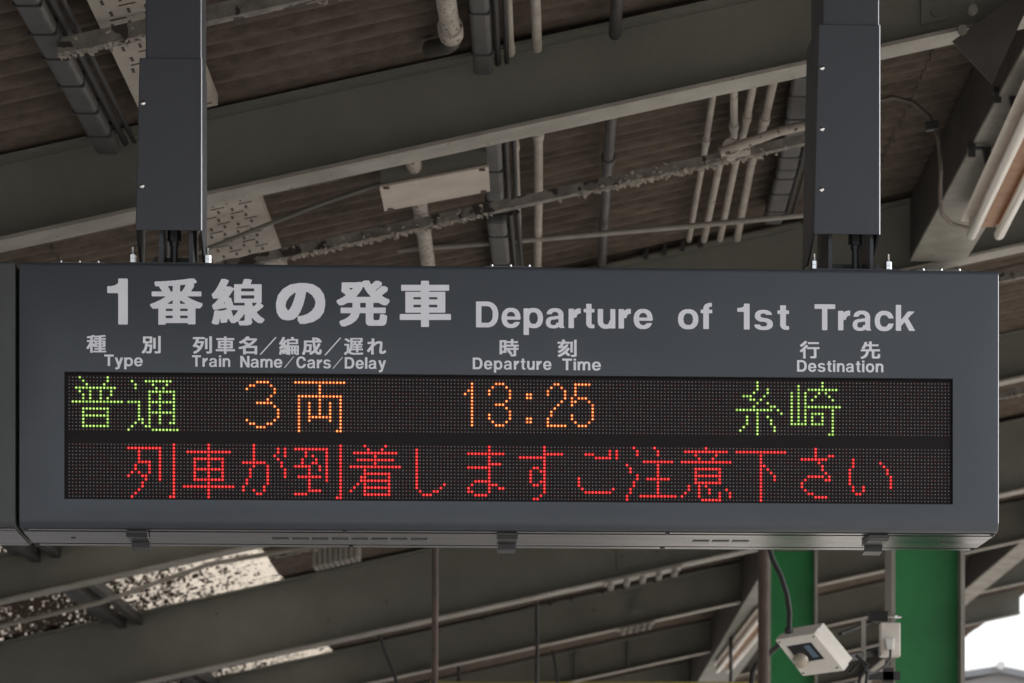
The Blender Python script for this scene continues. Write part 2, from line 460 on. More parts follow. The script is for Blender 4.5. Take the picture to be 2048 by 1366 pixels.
# ------------------------------------------------------------------ longitudinal girder over the columns, in bays
def girder(xc, fw, y0, y1, label, h=0.31, mt='steel_light'):
    zt = EYE + ROOF + SL * (xc) - 0.012
    t = thing('longitudinal_girder', label, 'girder', (xc, y0, zt - h), group='girders running along the platform')
    L = y1 - y0
    m = MB(); m.box((0, 0, 0), (fw, L, 0.014)); m.build('bottom_flange', M[mt], t)
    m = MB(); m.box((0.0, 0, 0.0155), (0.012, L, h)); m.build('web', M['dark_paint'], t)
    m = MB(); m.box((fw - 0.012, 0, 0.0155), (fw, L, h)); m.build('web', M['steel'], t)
    return t
girder(1.82, 0.27, 11.98, 15.98, 'pale girder with the near lamp fixed under it, right of the board post')
girder(1.82, 0.27, 16.22, 20.85, 'pale girder bay hidden behind the right half of the board', )
girder(1.82, 0.27, 21.1, 25.15, 'pale girder bay hidden behind the board, ending at the deep spliced beam')
girder(1.93, 0.44, 28.2, 48.0, 'far pale girder carrying the small far lamp, left of the brown downpipe', h=0.44, mt='steel')
girder(1.82, 0.27, 7.35, 11.75, 'pale girder bay above the top right corner of the picture')
girder(4.74, 0.22, 16.22, 60.0, 'pale outer girder slanting down at the right edge toward the sky', h=0.32)
# gusset plates where beam and girder meet
t = thing('gusset_plate', 'dark triangular gusset plate at the top right where beam and girder meet', 'gusset plate', tuple(at(1960, 100, 11.7)))
m = MB()
pa = [at(1905, 82, 11.74), at(1985, 168, 11.74), at(2075, -30, 11.74), at(1990, 20, 11.74)]
m.add([p for p in pa] + [p + Vector((0, 0.012, 0)) for p in pa], [(0, 1, 2, 3), (7, 6, 5, 4), (0, 4, 5, 1), (1, 5, 6, 2), (2, 6, 7, 3), (3, 7, 4, 0)])
wpart(m, 'plate', M['dark_paint'], t)
for p in ((1945, 20), (1925, 60)):
    m = MB(); cyl(m, at(p[0], p[1], 11.72), (0, 1, 0), 0.018, 0.03, 6); wpart(m, 'bolt', M['steel'], t)

# ------------------------------------------------------------------ peeling purlins parallel to the beams
def purlin(Y, xa, xb, label, hgt=0.05, off=0.02, seed=1, flakes=260, side=1):
    rnd = random.Random(seed)
    z0 = EYE + ROOF - off - hgt
    t = thing('peeling_purlin', label, 'purlin', (0, Y, z0), group='purlins with flaking paint')
    m = MB()
    m.sbox(xa, xb, 0, 0.006, 0, hgt); m.sbox(xa, xb, 0.0061, 0.055, 0, 0.006); m.build('angle_bar', M['peel'], t)
    m = MB()
    for i in range(flakes):
        x = rnd.uniform(xa, xb)
        if math.sin(x * 5.1 + seed) + rnd.uniform(-0.6, 0.6) < -0.2: continue
        w = rnd.uniform(0.005, 0.016); h = rnd.uniform(0.004, 0.014); yy = rnd.uniform(-0.012, 0.05)
        zz = SL * x + rnd.uniform(-0.007, 0.006) + (rnd.uniform(0, hgt) if rnd.random() < 0.10 else 0)
        if zz - SL * x > 0.006: yy = rnd.uniform(-0.014, -0.003)
        tl = rnd.uniform(-0.006, 0.006); q = rnd.uniform(-0.01, 0.01)
        a = [(x, yy, zz), (x + w, yy + q, zz + tl), (x + w * 0.9, yy + q + 0.006, zz + tl - h), (x + w * 0.3, yy + 0.004, zz - h * rnd.uniform(0.3, 1.2)), (x - 0.003, yy, zz - h * 0.5)]
        b = [(p[0], p[1] + 0.0015, p[2] + 0.0012) for p in a]
        m.add(a + b, [(0, 1, 2, 3, 4), (9, 8, 7, 6, 5)] + [(k, k + 5, (k + 1) % 5 + 5, (k + 1) % 5) for k in range(5)])
    o = m.build('paint_flakes', M['flake'], t); o['kind'] = 'stuff'
    return t
purlin(10.3, -1.53, 2.8, 'flaking purlin at the top left, crossing behind the left post', off=0.085, hgt=0.05, seed=3, flakes=900)
purlin(13.6, -1.50, 1.14, 'flaking purlin across the middle between the two posts', off=0.136, hgt=0.040, seed=5, flakes=900)
purlin(18.5, -5.2, 5.0, 'flaking purlin behind the board with its end at the right edge', off=0.03, seed=8)
purlin(23.3, -1.9, 5.0, 'flaking purlin beyond the skylight bay', off=0.03, seed=9)
purlin(28.3, -1.9, 5.0, 'flaking purlin beyond the deep spliced girder', off=0.03, seed=11)

# dark double runner across the skylights and flat plate next to it
t = thing('skylight_runner', 'dark double bar running between the two grimy skylights at lower left', 'bar', (-3.28, 18.6, roofz(-3.28) - 0.02))
for dx in (0.0, 0.13):
    m = MB(); m.box((dx, 0, -0.07 + SL * dx), (dx + 0.06, 40, 0.0 + SL * dx)); m.build('bar', M['dark_pipe'], t)
m = MB(); m.box((-0.12, 0, -0.028), (-0.002, 40, 0.0)); m.build('cover_strip', M['trunk'], t)
t = thing('conduit_run', 'thin pale conduit crossing the bright skylight at lower left', 'conduit', tuple(at(330, 1190, 21.8)))
m = MB(); m.tube([at(-40, 1262, 22.2), at(200, 1205, 22.2), at(420, 1128, 22.2), at(640, 1090, 22.2), at(760, 1075, 22.2)], 0.016, 8); wpart(m, 'pipe', M['steel_light'], t, True)
t = thing('louvre_box', 'pale ribbed box on the roof just right of the bright skylight', 'ribbed box', tuple(under(670, 1105)))
p = under(672, 1108, 0.12)
m = MB()
for k in range(9):
    x = p.x - 0.17 + k * 0.038
    m.box((x, p.y, p.z + SL * (x - p.x) - 0.05), (x + 0.03, p.y + 0.3, p.z + SL * (x - p.x) + 0.07))
wpart(m, 'rib', M['steel_light'], t)

# ------------------------------------------------------------------ perforated cable tray
t = thing('cable_tray', 'cream perforated cable tray running behind the left post', 'cable tray', (-1.40, 9.0, roofz(-1.4, 0.07)))
def tray(x0, x1, y0, y1, par):
    n = 0
    q = lambda x: roofz(x, 0.055)
    m = MB()
    m.sbox(x0, x1, y0, y1, -0.002, 0.0, EYE + ROOF - 0.055)
    m.sbox(x0, x0 + 0.003, y0, y1, 0.0005, 0.035, EYE + ROOF - 0.055)
    m.sbox(x1 - 0.003, x1, y0, y1, 0.0005, 0.035, EYE + ROOF - 0.055)
    wpart(m, 'tray_plate', M['tray'], par)
    m = MB(); yy = y0 + 0.08; r = 0
    while yy < y1 - 0.05:
        for c in range(4):
            x = x0 + 0.035 + c * 0.055 + (0.0 if r % 2 else 0.012)
            if x > x1 - 0.03: continue
            m.sbox(x, x + 0.009, yy, yy + 0.045, -0.0045, -0.0025, EYE + ROOF - 0.055)
            if (c + r) % 2 == 0:
                m.sbox(x - 0.008, x + 0.045, yy + 0.085, yy + 0.091, -0.0045, -0.0025, EYE + ROOF - 0.055)
        yy += 0.13; r += 1
    o = wpart(m, 'slot', M['slot'], par); o['kind'] = 'stuff'
tray(-1.405, -1.145, 8.6, 11.55, t)
t2 = thing('cable_tray', 'cream perforated cable tray between beam and board, right of the left post', 'cable tray', (-1.38, 12.2, roofz(-1.4, 0.07)))
tray(-1.40, -1.12, 12.2, 15.9, t2)

# ------------------------------------------------------------------ strapped trunking
def trunking(pts, w, h, label, strap=0.42, off=0.05, mt='trunk'):
    P = [Vector(p) for p in pts]
    t = thing('cable_trunking', label, 'trunking', tuple(P[0]), group='strapped cable trunking along the roof')
    m = MB()
    for a, b in zip(P[:-1], P[1:]): m.bar(a, b, w, h)
    o = wpart(m, 'duct', M[mt], t)
    bv = o.modifiers.new('b', 'BEVEL'); bv.width = 0.016; bv.segments = 3
    m = MB()
    for a, b in zip(P[:-1], P[1:]):
        s = Vector((w / 2 + 0.018, 0, 0.02)); m.tube([a + s, b + s], 0.012, 8); s = Vector((w / 2 + 0.05, 0, 0.025)); m.tube([a + s, b + s], 0.009, 8)
    wpart(m, 'cable_bundle', M['black'], t)
    for a, b in zip(P[:-1], P[1:]):
        d = (b - a); L = d.length; d.normalize(); k = strap * 0.5
        while k < L:
            c = a + d * k; m = MB(); m.bar(c - d * 0.010, c + d * 0.010, w + 0.008, h + 0.008)
            o_ = wpart(m, 'strap', M['black'], t); k += strap * random.uniform(0.85, 1.15)
            b2 = o_.modifiers.new('b', 'BEVEL'); b2.width = 0.006; b2.segments = 2
    return t
def rf(x, y, off): return (x, y, roofz(x, off))
trunking([rf(-1.56, 9.0, 0.07), rf(-1.56, 11.75, 0.07)], 0.085, 0.05, 'grey strapped trunking at the top left, left of the cream tray', strap=0.33)
trunking([rf(-0.205, 9.5, 0.08), rf(-0.205, 11.75, 0.08)], 0.07, 0.05, 'grey strapped trunking at the top centre beside the peeling pipe', strap=0.55)
trunking([rf(-0.19, 12.0, 0.08), rf(-0.19, 13.95, 0.08)], 0.075, 0.05, 'grey strapped trunking beside the cream box below the wide beam', strap=0.5)
trunking([rf(-0.19, 14.15, 0.08), rf(-0.17, 15.98, 0.08)], 0.085, 0.05, 'grey strapped trunking below the flaking purlin, above the board', strap=0.55)
trunking([under(1612, 120, 0.06), under(1575, 330, 0.06), under(1545, 440, 0.06)], 0.09, 0.05, 'dark strapped trunking just left of the right post', strap=0.33, mt='dark_pipe')

# ------------------------------------------------------------------ pipes along the roof
def pipe(name, label, pts, r, m, cat='pipe', joints=(), group=None):
    P = [Vector(p) for p in pts]
    t = thing(name, label, cat, tuple(P[0]), group=group)
    mb = MB(); mb.tube(P, r, 14); wpart(mb, 'tube', m, t, True)
    for (i, f) in joints:
        a, b = P[i], P[i + 1]; c = a.lerp(b, f); d = (b - a).normalized()
        mb = MB(); mb.tube([c - d * 0.05, c - d * 0.048, c + d * 0.048, c + d * 0.05], [r, r * 1.28, r * 1.28, r], 14); wpart(mb, 'coupling', m, t, True)
    return t
GC = 'pale conduits running along the roof'
pipe('roof_pipe', 'thick peeling cream pipe at the top centre with an elbow at the beam', [rf(-0.33, 9.6, 0.09), rf(-0.305, 11.22, 0.09)], 0.034, M['peel_pipe'], joints=((0, 0.95),))
pipe('pipe_elbow', 'dark elbow under the thick peeling pipe, turning left into the wide beam', [rf(-0.305, 11.23, 0.09), rf(-0.31, 11.32, 0.08), rf(-0.33, 11.40, 0.065), rf(-0.36, 11.47, 0.045), rf(-0.39, 11.52, 0.03)], 0.031, M['dark_paint'])
pipe('roof_pipe', 'peeling cream pipe coming out below the cream box', [rf(-0.50, 12.1, 0.09), rf(-0.50, 13.2, 0.09), rf(-0.505, 14.4, 0.09), rf(-0.515, 15.9, 0.09)], 0.032, M['peel_pipe'], joints=((1, 0.6),))
pipe('roof_conduit', 'thin cream conduit, left one of the pair at the top centre', [rf(-0.112, 9.5, 0.05), rf(-0.105, 11.74, 0.05)], 0.013, M['white_pipe'], 'conduit', joints=((0, 0.97),), group=GC)
pipe('roof_conduit', 'thicker cream conduit, right one of the pair at the top centre', [rf(-0.03, 9.5, 0.05), rf(-0.01, 11.74, 0.05)], 0.018, M['white_pipe'], 'conduit', group=GC)
pipe('roof_conduit', 'thin cream conduit below the wide beam, left one of the pair', [rf(-0.10, 12.0, 0.05), rf(-0.097, 13.98, 0.05), rf(-0.095, 16.0, 0.05)], 0.013, M['white_pipe'], 'conduit', joints=((0, 0.55),), group=GC)
pipe('roof_conduit', 'thicker cream conduit below the wide beam, right one of the pair', [rf(-0.008, 12.0, 0.05), rf(-0.006, 13.98, 0.05), rf(-0.014, 16.0, 0.05)], 0.019, M['white_pipe'], 'conduit', joints=((0, 0.5),), group=GC)
pipe('dark_pipe', 'dark round pipe at the top edge right of the centre', [rf(0.26, 9.5, 0.06), rf(0.27, 11.74, 0.06)], 0.023, M['dark_pipe'])
pipe('dark_pipe', 'dark round pipe running down to the board top right of the cream conduits', [rf(0.285, 12.0, 0.06), rf(0.285, 13.9, 0.06), rf(0.30, 16.0, 0.06)], 0.023, M['dark_pipe'], joints=((0, 0.85),))
for lab, pts, r in (('leftmost of the four cream conduits left of the right post', [(1430, 165), (1408, 310), (1378, 480)], 0.013),
                    ('second of the four cream conduits, bending at the junction left of the right post', [(1468, 165), (1468, 272), (1440, 325), (1408, 480)], 0.016),
                    ('third of the four cream conduits left of the right post', [(1510, 150), (1490, 255), (1470, 330), (1440, 478)], 0.016),
                    ('rightmost of the four cream conduits left of the right post', [(1552, 140), (1524, 262), (1502, 330), (1474, 478)], 0.018)):
    pipe('roof_conduit', lab, [under(a, b, 0.05) for a, b in pts], r, M['white_pipe'], 'conduit', joints=((0, 0.8),), group=GC)
pipe('cross_pipe', 'dirty cream pipe branching right from the conduit junction to the right post', [at(1440, 305, 13.4), at(1500, 283, 13.4), at(1560, 262, 13.4), at(1660, 240, 13.4)], 0.02, M['peel_pipe'])
t = thing('pipe_junction', 'crusted pipe junction among the four conduits', 'junction', tuple(at(1460, 300, 13.45)))
c = at(1460, 300, 13.45)
m = MB(); cyl(m, c, (0, 1, 0.0), 0.035, 0.12, 12); wpart(m, 'body', M['peel_pipe'], t, True)
m = MB(); cyl(m, c + Vector((0.03, 0, 0.0)), (1, 0, 0.2), 0.03, 0.10, 12); wpart(m, 'branch', M['peel_pipe'], t, True)
pipe('long_conduit', 'long thin pale conduit sloping just above the board between the posts', [at(470, 530, 14.8), at(760, 503, 14.8), at(1080, 478, 14.8), at(1380, 452, 14.8), at(1660, 425, 14.8)], 0.0125, M['steel_light'], 'conduit')
pipe('stay_rod', 'thin stay rod rising from the left post to the cream box', [at(395, 505, 13.4), at(520, 455, 13.3), at(640, 408, 13.2), at(765, 366, 13.1)], 0.009, M['steel'], 'rod')
pipe('lamp_cable', 'thin looping cable from the right post down to the lamp', [at(1740, 205, 13.9), at(1785, 194, 13.9), at(1825, 204, 13.9), at(1858, 232, 13.9), at(1876, 275, 13.9), at(1882, 340, 13.9), at(1880, 400, 14.0), at(1884, 428, 14.1), at(1903, 448, 14.3), at(1935, 456, 14.5)], 0.009, M['old_cable'], 'cable')
t = thing('clip_box', 'small dark clip box on the looping cable', 'clip', tuple(at(1862, 254, 13.86)))
m = MB(); m.bar(at(1852, 254, 13.86), at(1876, 250, 13.86), 0.04, 0.035); wpart(m, 'body', M['darkmetal'], t)

# cream box hanging below the wide beam
p = at(868, 352, 12.9)
t = thing('hanging_box', 'cream metal box with rusty corners hanging below the wide beam', 'box', tuple(p))
W = 0.212; zb = lambda x: p.z + 0.19 * (x - p.x)
def bx(m, x0, x1, y0, y1, z0, z1): m.hexa([(x0, y0, zb(x0) + z0), (x1, y0, zb(x1) + z0), (x1, y1, zb(x1) + z0), (x0, y1, zb(x0) + z0), (x0, y0, zb(x0) + z1), (x1, y0, zb(x1) + z1), (x1, y1, zb(x1) + z1), (x0, y1, zb(x0) + z1)])
m = MB(); bx(m, p.x - W, p.x + W, p.y, p.y + 0.40, 0.004, 0.075); wpart(m, 'housing', M['steel'], t)
m = MB(); bx(m, p.x - W - 0.004, p.x + W + 0.004, p.y - 0.006, p.y + 0.41, -0.006, 0.003); o = wpart(m, 'cover', M['cream'], t)
for sx in (-1, 1):
    for yy in (0.012, 0.385):
        m = MB(); cx = p.x + sx * (W - 0.022); cyl(m, (cx, p.y + yy, zb(cx) - 0.009), (0, 0, 1), 0.014, 0.005, 9); wpart(m, 'rusty_screw', M['rust'], t)
for sx in (-0.6, 0.6):
    m = MB(); m.box((p.x + sx * W - 0.01, p.y + 0.18, p.z + 0.05), (p.x + sx * W + 0.01, p.y + 0.2, p.z + 0.30)); wpart(m, 'hanger', M['steel'], t)

# ------------------------------------------------------------------ lamps
def lamp(x0, x1, ya, yb, z, label, gap=0.125):
    t = thing('fluorescent_lamp', label, 'lamp', (x0, ya, z), group='unlit twin tube lamps under the girders')
    d = x1 - x0; L = yb - ya
    m = MB(); m.hexa([(-0.05, 0.03, 0.06), (gap + 0.05, 0.03, 0.06), (d + gap + 0.05, L - 0.03, 0.06), (d - 0.05, L - 0.03, 0.06), (0.0, 0.03, 0.11), (gap, 0.03, 0.11), (d + gap, L - 0.03, 0.11), (d, L - 0.03, 0.11)]); m.build('housing', M['whitebox'], t)
    m = MB(); m.hexa([(0.012, 0.05, 0.03), (gap - 0.012, 0.05, 0.03), (d + gap - 0.012, L - 0.05, 0.03), (d + 0.012, L - 0.05, 0.03), (0.0, 0.05, 0.0595), (gap, 0.05, 0.0595), (d + gap, L - 0.05, 0.0595), (d, L - 0.05, 0.0595)]); m.build('reflector', M['amber'], t)
    for gx in (0, gap):
        m = MB(); m.tube([(gx, 0, 0), (gx, 0.012, 0), (gx + d, L - 0.03, 0), (gx + d, L - 0.008, 0), (gx + d, L, 0)], [0.018, 0.024, 0.024, 0.02, 0.008], 16); m.build('tube', M['tube'], t, True)
        for (yy, xx) in ((0.10, gx + d * 0.04), (L - 0.12, gx + d * 0.95)):
            m = MB(); m.box((xx - 0.02, yy, 0.0), (xx + 0.02, yy + 0.03, 0.058)); m.build('lamp_holder', M['whitebox'], t)
    return t
lamp(1.885, 1.955, 12.3, 14.75, EYE + 3.24, 'twin tube lamp with a yellowed reflector at the upper right edge')
lamp(2.10, 2.02, 30.9, 37.0, EYE + 3.17, 'small far twin tube lamp below the board, left of the green columns')
for i, (a, b) in enumerate((((1992, 196), 'upper'), ((1940, 305), 'lower'))):
    q = at(a[0] + 18, a[1], 12.9 + i * 0.75)
    t = thing('girder_clamp', '%s dark clamp gripping the girder beside the near lamp' % b, 'clamp', tuple(q))
    m = MB(); m.bar(q + Vector((-0.05, 0, 0.02)), q + Vector((0.05, 0, 0.015)), 0.03, 0.012); wpart(m, 'arm', M['dark_pipe'], t)
    m = MB(); m.bar(q + Vector((-0.03, 0, 0.045)), q + Vector((-0.03, 0, -0.02)), 0.03, 0.012, up=(0, 1, 0)); wpart(m, 'jaw', M['dark_pipe'], t)
    m = MB(); m.bar(q + Vector((0.03, 0, 0.01)), q + Vector((0.04, 0, -0.045)), 0.03, 0.03, up=(0, 1, 0)); wpart(m, 'foot', M['dark_pipe'], t)

# ------------------------------------------------------------------ green columns
def column(xl, xr, Y, top, label, dark_left=False, d=0.30):
    t = thing('steel_column', label, 'column', ((xl + xr) / 2, Y, 0), group='green painted steel columns')
    w = (xr - xl) / 2
    m = MB(); m.box((-w + 0.021, -0.006, 0.02), (w - 0.021, 0.006, top)); m.build('web', M['green'], t)
    m = MB(); m.box((-w, -d / 2, 0.02), (-w + 0.02, d / 2, top)); m.build('flange', M['rust'] if dark_left else M['steel_light'], t)
    m = MB(); m.box((w - 0.02, -d / 2, 0.02), (w, d / 2, top)); m.build('flange', M['steel_light'], t)
    m = MB(); m.box((-w - 0.08, -d / 2 - 0.06, 0.0005), (w + 0.08, d / 2 + 0.06, 0.02)); m.build('base_plate', M['steel'], t)
    m = MB(); m.box((-w + 0.0205, -d / 2 + 0.02, top + 0.0), (w - 0.0205, d / 2 - 0.02, top + 0.02)); m.build('cap_plate', M['steel'], t)
    return t
XL, XR = (1776 - PX0) / F * 16.1, (1922 - PX0) / F * 16.1
column(XL, XR, 16.1, EYE + 2.95 + SL * XL - 0.03, 'wide green steel column with cream flanges at the lower right')
XL2, XR2 = (1534 - PX0) / F * 25.3, (1632 - PX0) / F * 25.3
column(XL2, XR2, 25.3, EYE + 2.745 + SL * XL2 - 0.03, 'narrower green steel column farther away, left of the tilted white box')
m = MB(); m.tube([at(1527, 1010, 19.5), at(1527, 1420, 19.5)], 0.033, 14)
t = thing('downpipe', 'rusty brown downpipe along the left edge of the farther green column', 'pipe', tuple(at(1527, 1420, 19.5)))
wpart(m, 'tube', M['rust'], t, True)
m = MB(); m.tube([at(870, 1060, 14.0), at(870, 1210, 14.0), at(869, 1420, 14.0)], 0.0145, 12)
t = thing('hanging_rod', 'thin rusty brown rod hanging straight down below the board centre', 'rod', tuple(at(869, 1420, 14.0)))
wpart(m, 'rod', M['rust'], t, True)
pipe('thin_cable', 'thin black cable hanging straight down from the spliced girder', [at(1073, 1205, 25.6), at(1074, 1300, 25.6), at(1072, 1420, 25.6)], 0.015, M['black'], 'cable')
pipe('thin_cable', 'thin black cable slanting down below the deep girder, left of the rusty rod', [at(758, 1270, 25.7), at(772, 1310, 25.7), at(790, 1352, 25.7), at(805, 1420, 25.7)], 0.014, M['black'], 'cable')
pipe('thin_cable', 'faint black cable at the bottom edge right of the middle', [at(1104, 1300, 31.6), at(1112, 1330, 31.6), at(1120, 1420, 31.6)], 0.014, M['black'], 'cable')
pipe('drop_cable', 'black cable curving down from the board to the tilted white box', [at(1536, 1085, 14.5), at(1545, 1118, 14.5), at(1562, 1152, 14.5), at(1574, 1190, 14.5), at(1579, 1225, 14.5), at(1578, 1262, 14.5)], 0.012, M['black'], 'cable')
pipe('drop_cable', 'black cable crossing behind the brown downpipe toward the far lamp', [at(1560, 1288, 20), at(1535, 1310, 20.2), at(1515, 1325, 20.5), at(1505, 1345, 20.5), at(1500, 1400, 20.5)], 0.017, M['black'], 'cable')

# tilted white box with a dark window and a dome, on a bracket from the column
Yc = 14.6
c3 = lambda px, py, dy=0.0: at(px, py, Yc + dy)
A, B, C, D = c3(1551, 1280), c3(1628, 1267), c3(1688, 1341), c3(1606, 1352)     # front plate corners
t = thing('tilted_sensor_box', 'tilted white equipment box with dark window and dome, in front of the green columns', 'equipment box', tuple((A + B + C + D) / 4))
ex = (B - A); ey = (D - A); nrm = ex.cross(ey).normalized()
if nrm.y > 0: nrm = -nrm
back = Vector((0.035, 0.20, 0.07)) 
def quadbox(m, q, dv):
    m.hexa([q[0], q[1], q[2], q[3], q[0] + dv, q[1] + dv, q[2] + dv, q[3] + dv])
dv = c3(1646, 1246, 0.10) - B
m = MB(); quadbox(m, [A, B, C, D], dv * 0.52); wpart(m, 'lid', M['whitebox'], t)
m = MB(); s = 0.035; cc = (A + B + C + D) / 4
quadbox(m, [q.lerp(cc, s) + dv * 0.525 for q in (A, B, C, D)], dv * 0.55); wpart(m, 'case', M['whitebox'], t)
fn = -dv.normalized()
P = lambda a, b: A + ex * a + ey * b
m = MB(); quadbox(m, [P(0.16, 0.20) + fn * 0.004, P(0.78, 0.20) + fn * 0.004, P(0.80, 0.66) + fn * 0.004, P(0.18, 0.66) + fn * 0.004], -fn * 0.003); wpart(m, 'window', M['black'], t)
m = MB(); quadbox(m, [P(0.56, 0.25) + fn * 0.008, P(0.70, 0.25) + fn * 0.008, P(0.72, 0.58) + fn * 0.008, P(0.58, 0.58) + fn * 0.008], -fn * 0.003); wpart(m, 'blue_label', M['bluelabel'], t)
for a_, b_ in ((0.06, 0.07), (0.94, 0.07), (0.94, 0.93), (0.06, 0.93)):
    m = MB(); q_ = P(a_, b_); m.tube([q_ + fn * 0.001, q_ + fn * 0.004], 0.004, 8); wpart(m, 'lid_screw', M['darkmetal'], t)
q_ = c3(1578, 1264, 0.06); m = MB(); m.tube([q_ + Vector((0, 0, -0.02)), q_ + Vector((0, 0, 0.022))], 0.019, 10); wpart(m, 'cable_gland', M['black'], t)
m = MB(); cdo = P(0.24, 0.60)
rs = [math.cos(math.radians(a)) * 0.036 for a in (0, 20, 40, 60, 78, 89)]; hs = [math.sin(math.radians(a)) * 0.036 for a in (0, 20, 40, 60, 78, 89)]
m.tube([cdo + fn * (h + 0.004) for h in hs], rs, 16); wpart(m, 'dome', M['lens'], t, True)
t = thing('box_bracket', 'dark tangle of bracket arms and cables holding the tilted white box to the column', 'bracket', tuple(at(1730, 1310, 14.9)))
m = MB(); m.bar(at(1690, 1318, 15.0), at(1790, 1296, 15.6), 0.02, 0.03); wpart(m, 'arm', M['black'], t)
m = MB(); m.bar(at(1680, 1268, 15.1), at(1765, 1236, 15.6), 0.02, 0.012); wpart(m, 'arm', M['black'], t)
m = MB(); m.bar(at(1727, 1240, 15.2), at(1727, 1320, 15.2), 0.02, 0.02, up=(0, 1, 0)); wpart(m, 'upright', M['steel_light'], t)
m = MB(); m.bar(at(1735, 1352, 15.3), at(1800, 1352, 15.3), 0.03, 0.04); m.bar(at(1776, 1336, 15.3), at(1776, 1366, 15.3), 0.05, 0.03, up=(0, 1, 0)); wpart(m, 'clamp', M['dark_pipe'], t)
for k, pts in enumerate(([(1700, 1345), (1722, 1320), (1735, 1345), (1728, 1400)], [(1712, 1310), (1735, 1330), (1720, 1356), (1712, 1400)])):
    m = MB(); m.tube([at(a, b, 15.0) for a, b in pts], 0.008, 8); wpart(m, 'cable_loop', M['black'], t, True)
# junction box with plug on the column
t = thing('junction_box', 'pale upright junction box with a white plug, on the near green column', 'junction box', tuple(at(1782, 1316, 15.3)))
a, b = at(1761, 1313, 15.3), at(1801, 1245, 15.3)
m = MB(); m.box((a.x, a.y, a.z), (b.x, a.y + 0.07, b.z)); o = wpart(m, 'box', M['whitebox'], t); bv = o.modifiers.new('b', 'BEVEL'); bv.width = 0.006; bv.segments = 2
m = MB(); a, b = at(1771, 1299, 15.24), at(1790, 1275, 15.24); m.prism([(a.x + 0.006, a.z), (b.x - 0.006, a.z), (b.x, b.z), (a.x, b.z)], 15.255, 15.298); o = wpart(m, 'plug', M['plug'], t); bv = o.modifiers.new('b', 'BEVEL'); bv.width = 0.004
m = MB(); m.tube([at(1781, 1298, 15.27), at(1780, 1318, 15.2), at(1770, 1332, 15.15), at(1752, 1344, 15.1), at(1735, 1348, 15.0)], 0.006, 8); wpart(m, 'plug_cable', M['black'], t, True)
t = thing('clamp_block', 'black clamp block on top of the junction box on the near green column', 'clamp', tuple(at(1765, 1230, 15.4)))
a, b = at(1740, 1242, 15.4), at(1776, 1222, 15.4)
m = MB(); m.box((a.x, a.y, a.z), (b.x, a.y + 0.1, b.z)); wpart(m, 'block', M['black'], t)
m = MB(); cyl(m, at(1786, 1234, 15.45), (1, 0, 0), 0.008, 0.08, 8); cyl(m, at(1792, 1234, 15.45), (1, 0, 0), 0.013, 0.012, 6); wpart(m, 'bolt', M['chrome'], t)
# far things at the bottom
t = thing('yellow_band_sign', 'dull yellow horizontal band at the very bottom edge, below the far beams', 'sign', tuple(at(1200, 1375, 34)))
a, b = at(860, 1400, 34), at(1520, 1364, 34)
m = MB(); m.box((a.x, 34, a.z), (b.x, 34.15, b.z)); wpart(m, 'panel', M['yellow'], t)
for x_ in (a.x + 0.3, b.x - 0.3):
    m = MB(); m.tube([(x_, 34.08, b.z + 0.001), (x_, 34.08, roofz(x_, 0.0))], 0.02, 8); wpart(m, 'hanger', M['dark_pipe'], t)
t = thing('far_building', 'grey gabled building far away under the white sky at the bottom right', 'building', tuple(at(1985, 1500, 70)))
p0, p1, p2 = at(1900, 1352, 70), at(2000, 1331, 70), at(2250, 1380, 70)
m = MB(); m.prism([(p0.x, -1.0), (p2.x, -1.0), (p2.x, p2.z - 0.15), (p1.x, p1.z - 0.15), (p0.x, p0.z - 0.15)], 70.3, 85); wpart(m, 'wall', M['farwall'], t)
m = MB(); m.prism([(p0.x - 0.4, p0.z - 0.14), (p1.x, p1.z - 0.14), (p2.x + 0.4, p2.z - 0.24), (p2.x + 0.4, p2.z - 0.1), (p1.x, p1.z), (p0.x - 0.4, p0.z)], 70.0, 86); wpart(m, 'roof', M['farroof'], t)
a = at(2001, 1331, 69.9); m = MB(); cyl(m, a, (0, 1, 0), 0.09, 0.15, 12); wpart(m, 'gable_lamp', M['plug'], t)  # small white disc at the gable peak

# ------------------------------------------------------------------ the departure board (local frame, yawed a little)
YAW = math.atan(0.0446)
Y0 = 8.5
SO = Vector((0, Y0, EYE))                          # origin of the board frame, on the front face
DIRX = Vector((math.cos(YAW), math.sin(YAW), 0))
def uz(px, py, v=0.0):
    """photo pixel on the plane v metres behind the board's front face -> local (u, z)"""
    k = (px - PX0) / F
    # Y = Y0 + u sin + v cos ; X = u cos - v sin
    # X = k Y
    u = (k * (Y0 + v * math.cos(YAW)) + v * math.sin(YAW)) / (math.cos(YAW) - k * math.sin(YAW))
    Y = Y0 + u * math.sin(YAW) + v * math.cos(YAW)
    return u, (PY0 - py) / F * Y
u_l, z_bl = uz(38, 1052); u_r, z_br = uz(1997, 1066)
_, z_tl = uz(38, 524); _, z_tr = uz(1997, 540)
ZB = (z_bl + z_br) / 2; ZT = (z_tl + z_tr) / 2
DEP = 0.375
board = thing('departure_board', 'dark grey hanging LED departure board with white Japanese and English lettering', 'departure board', (0, Y0, EYE), YAW)

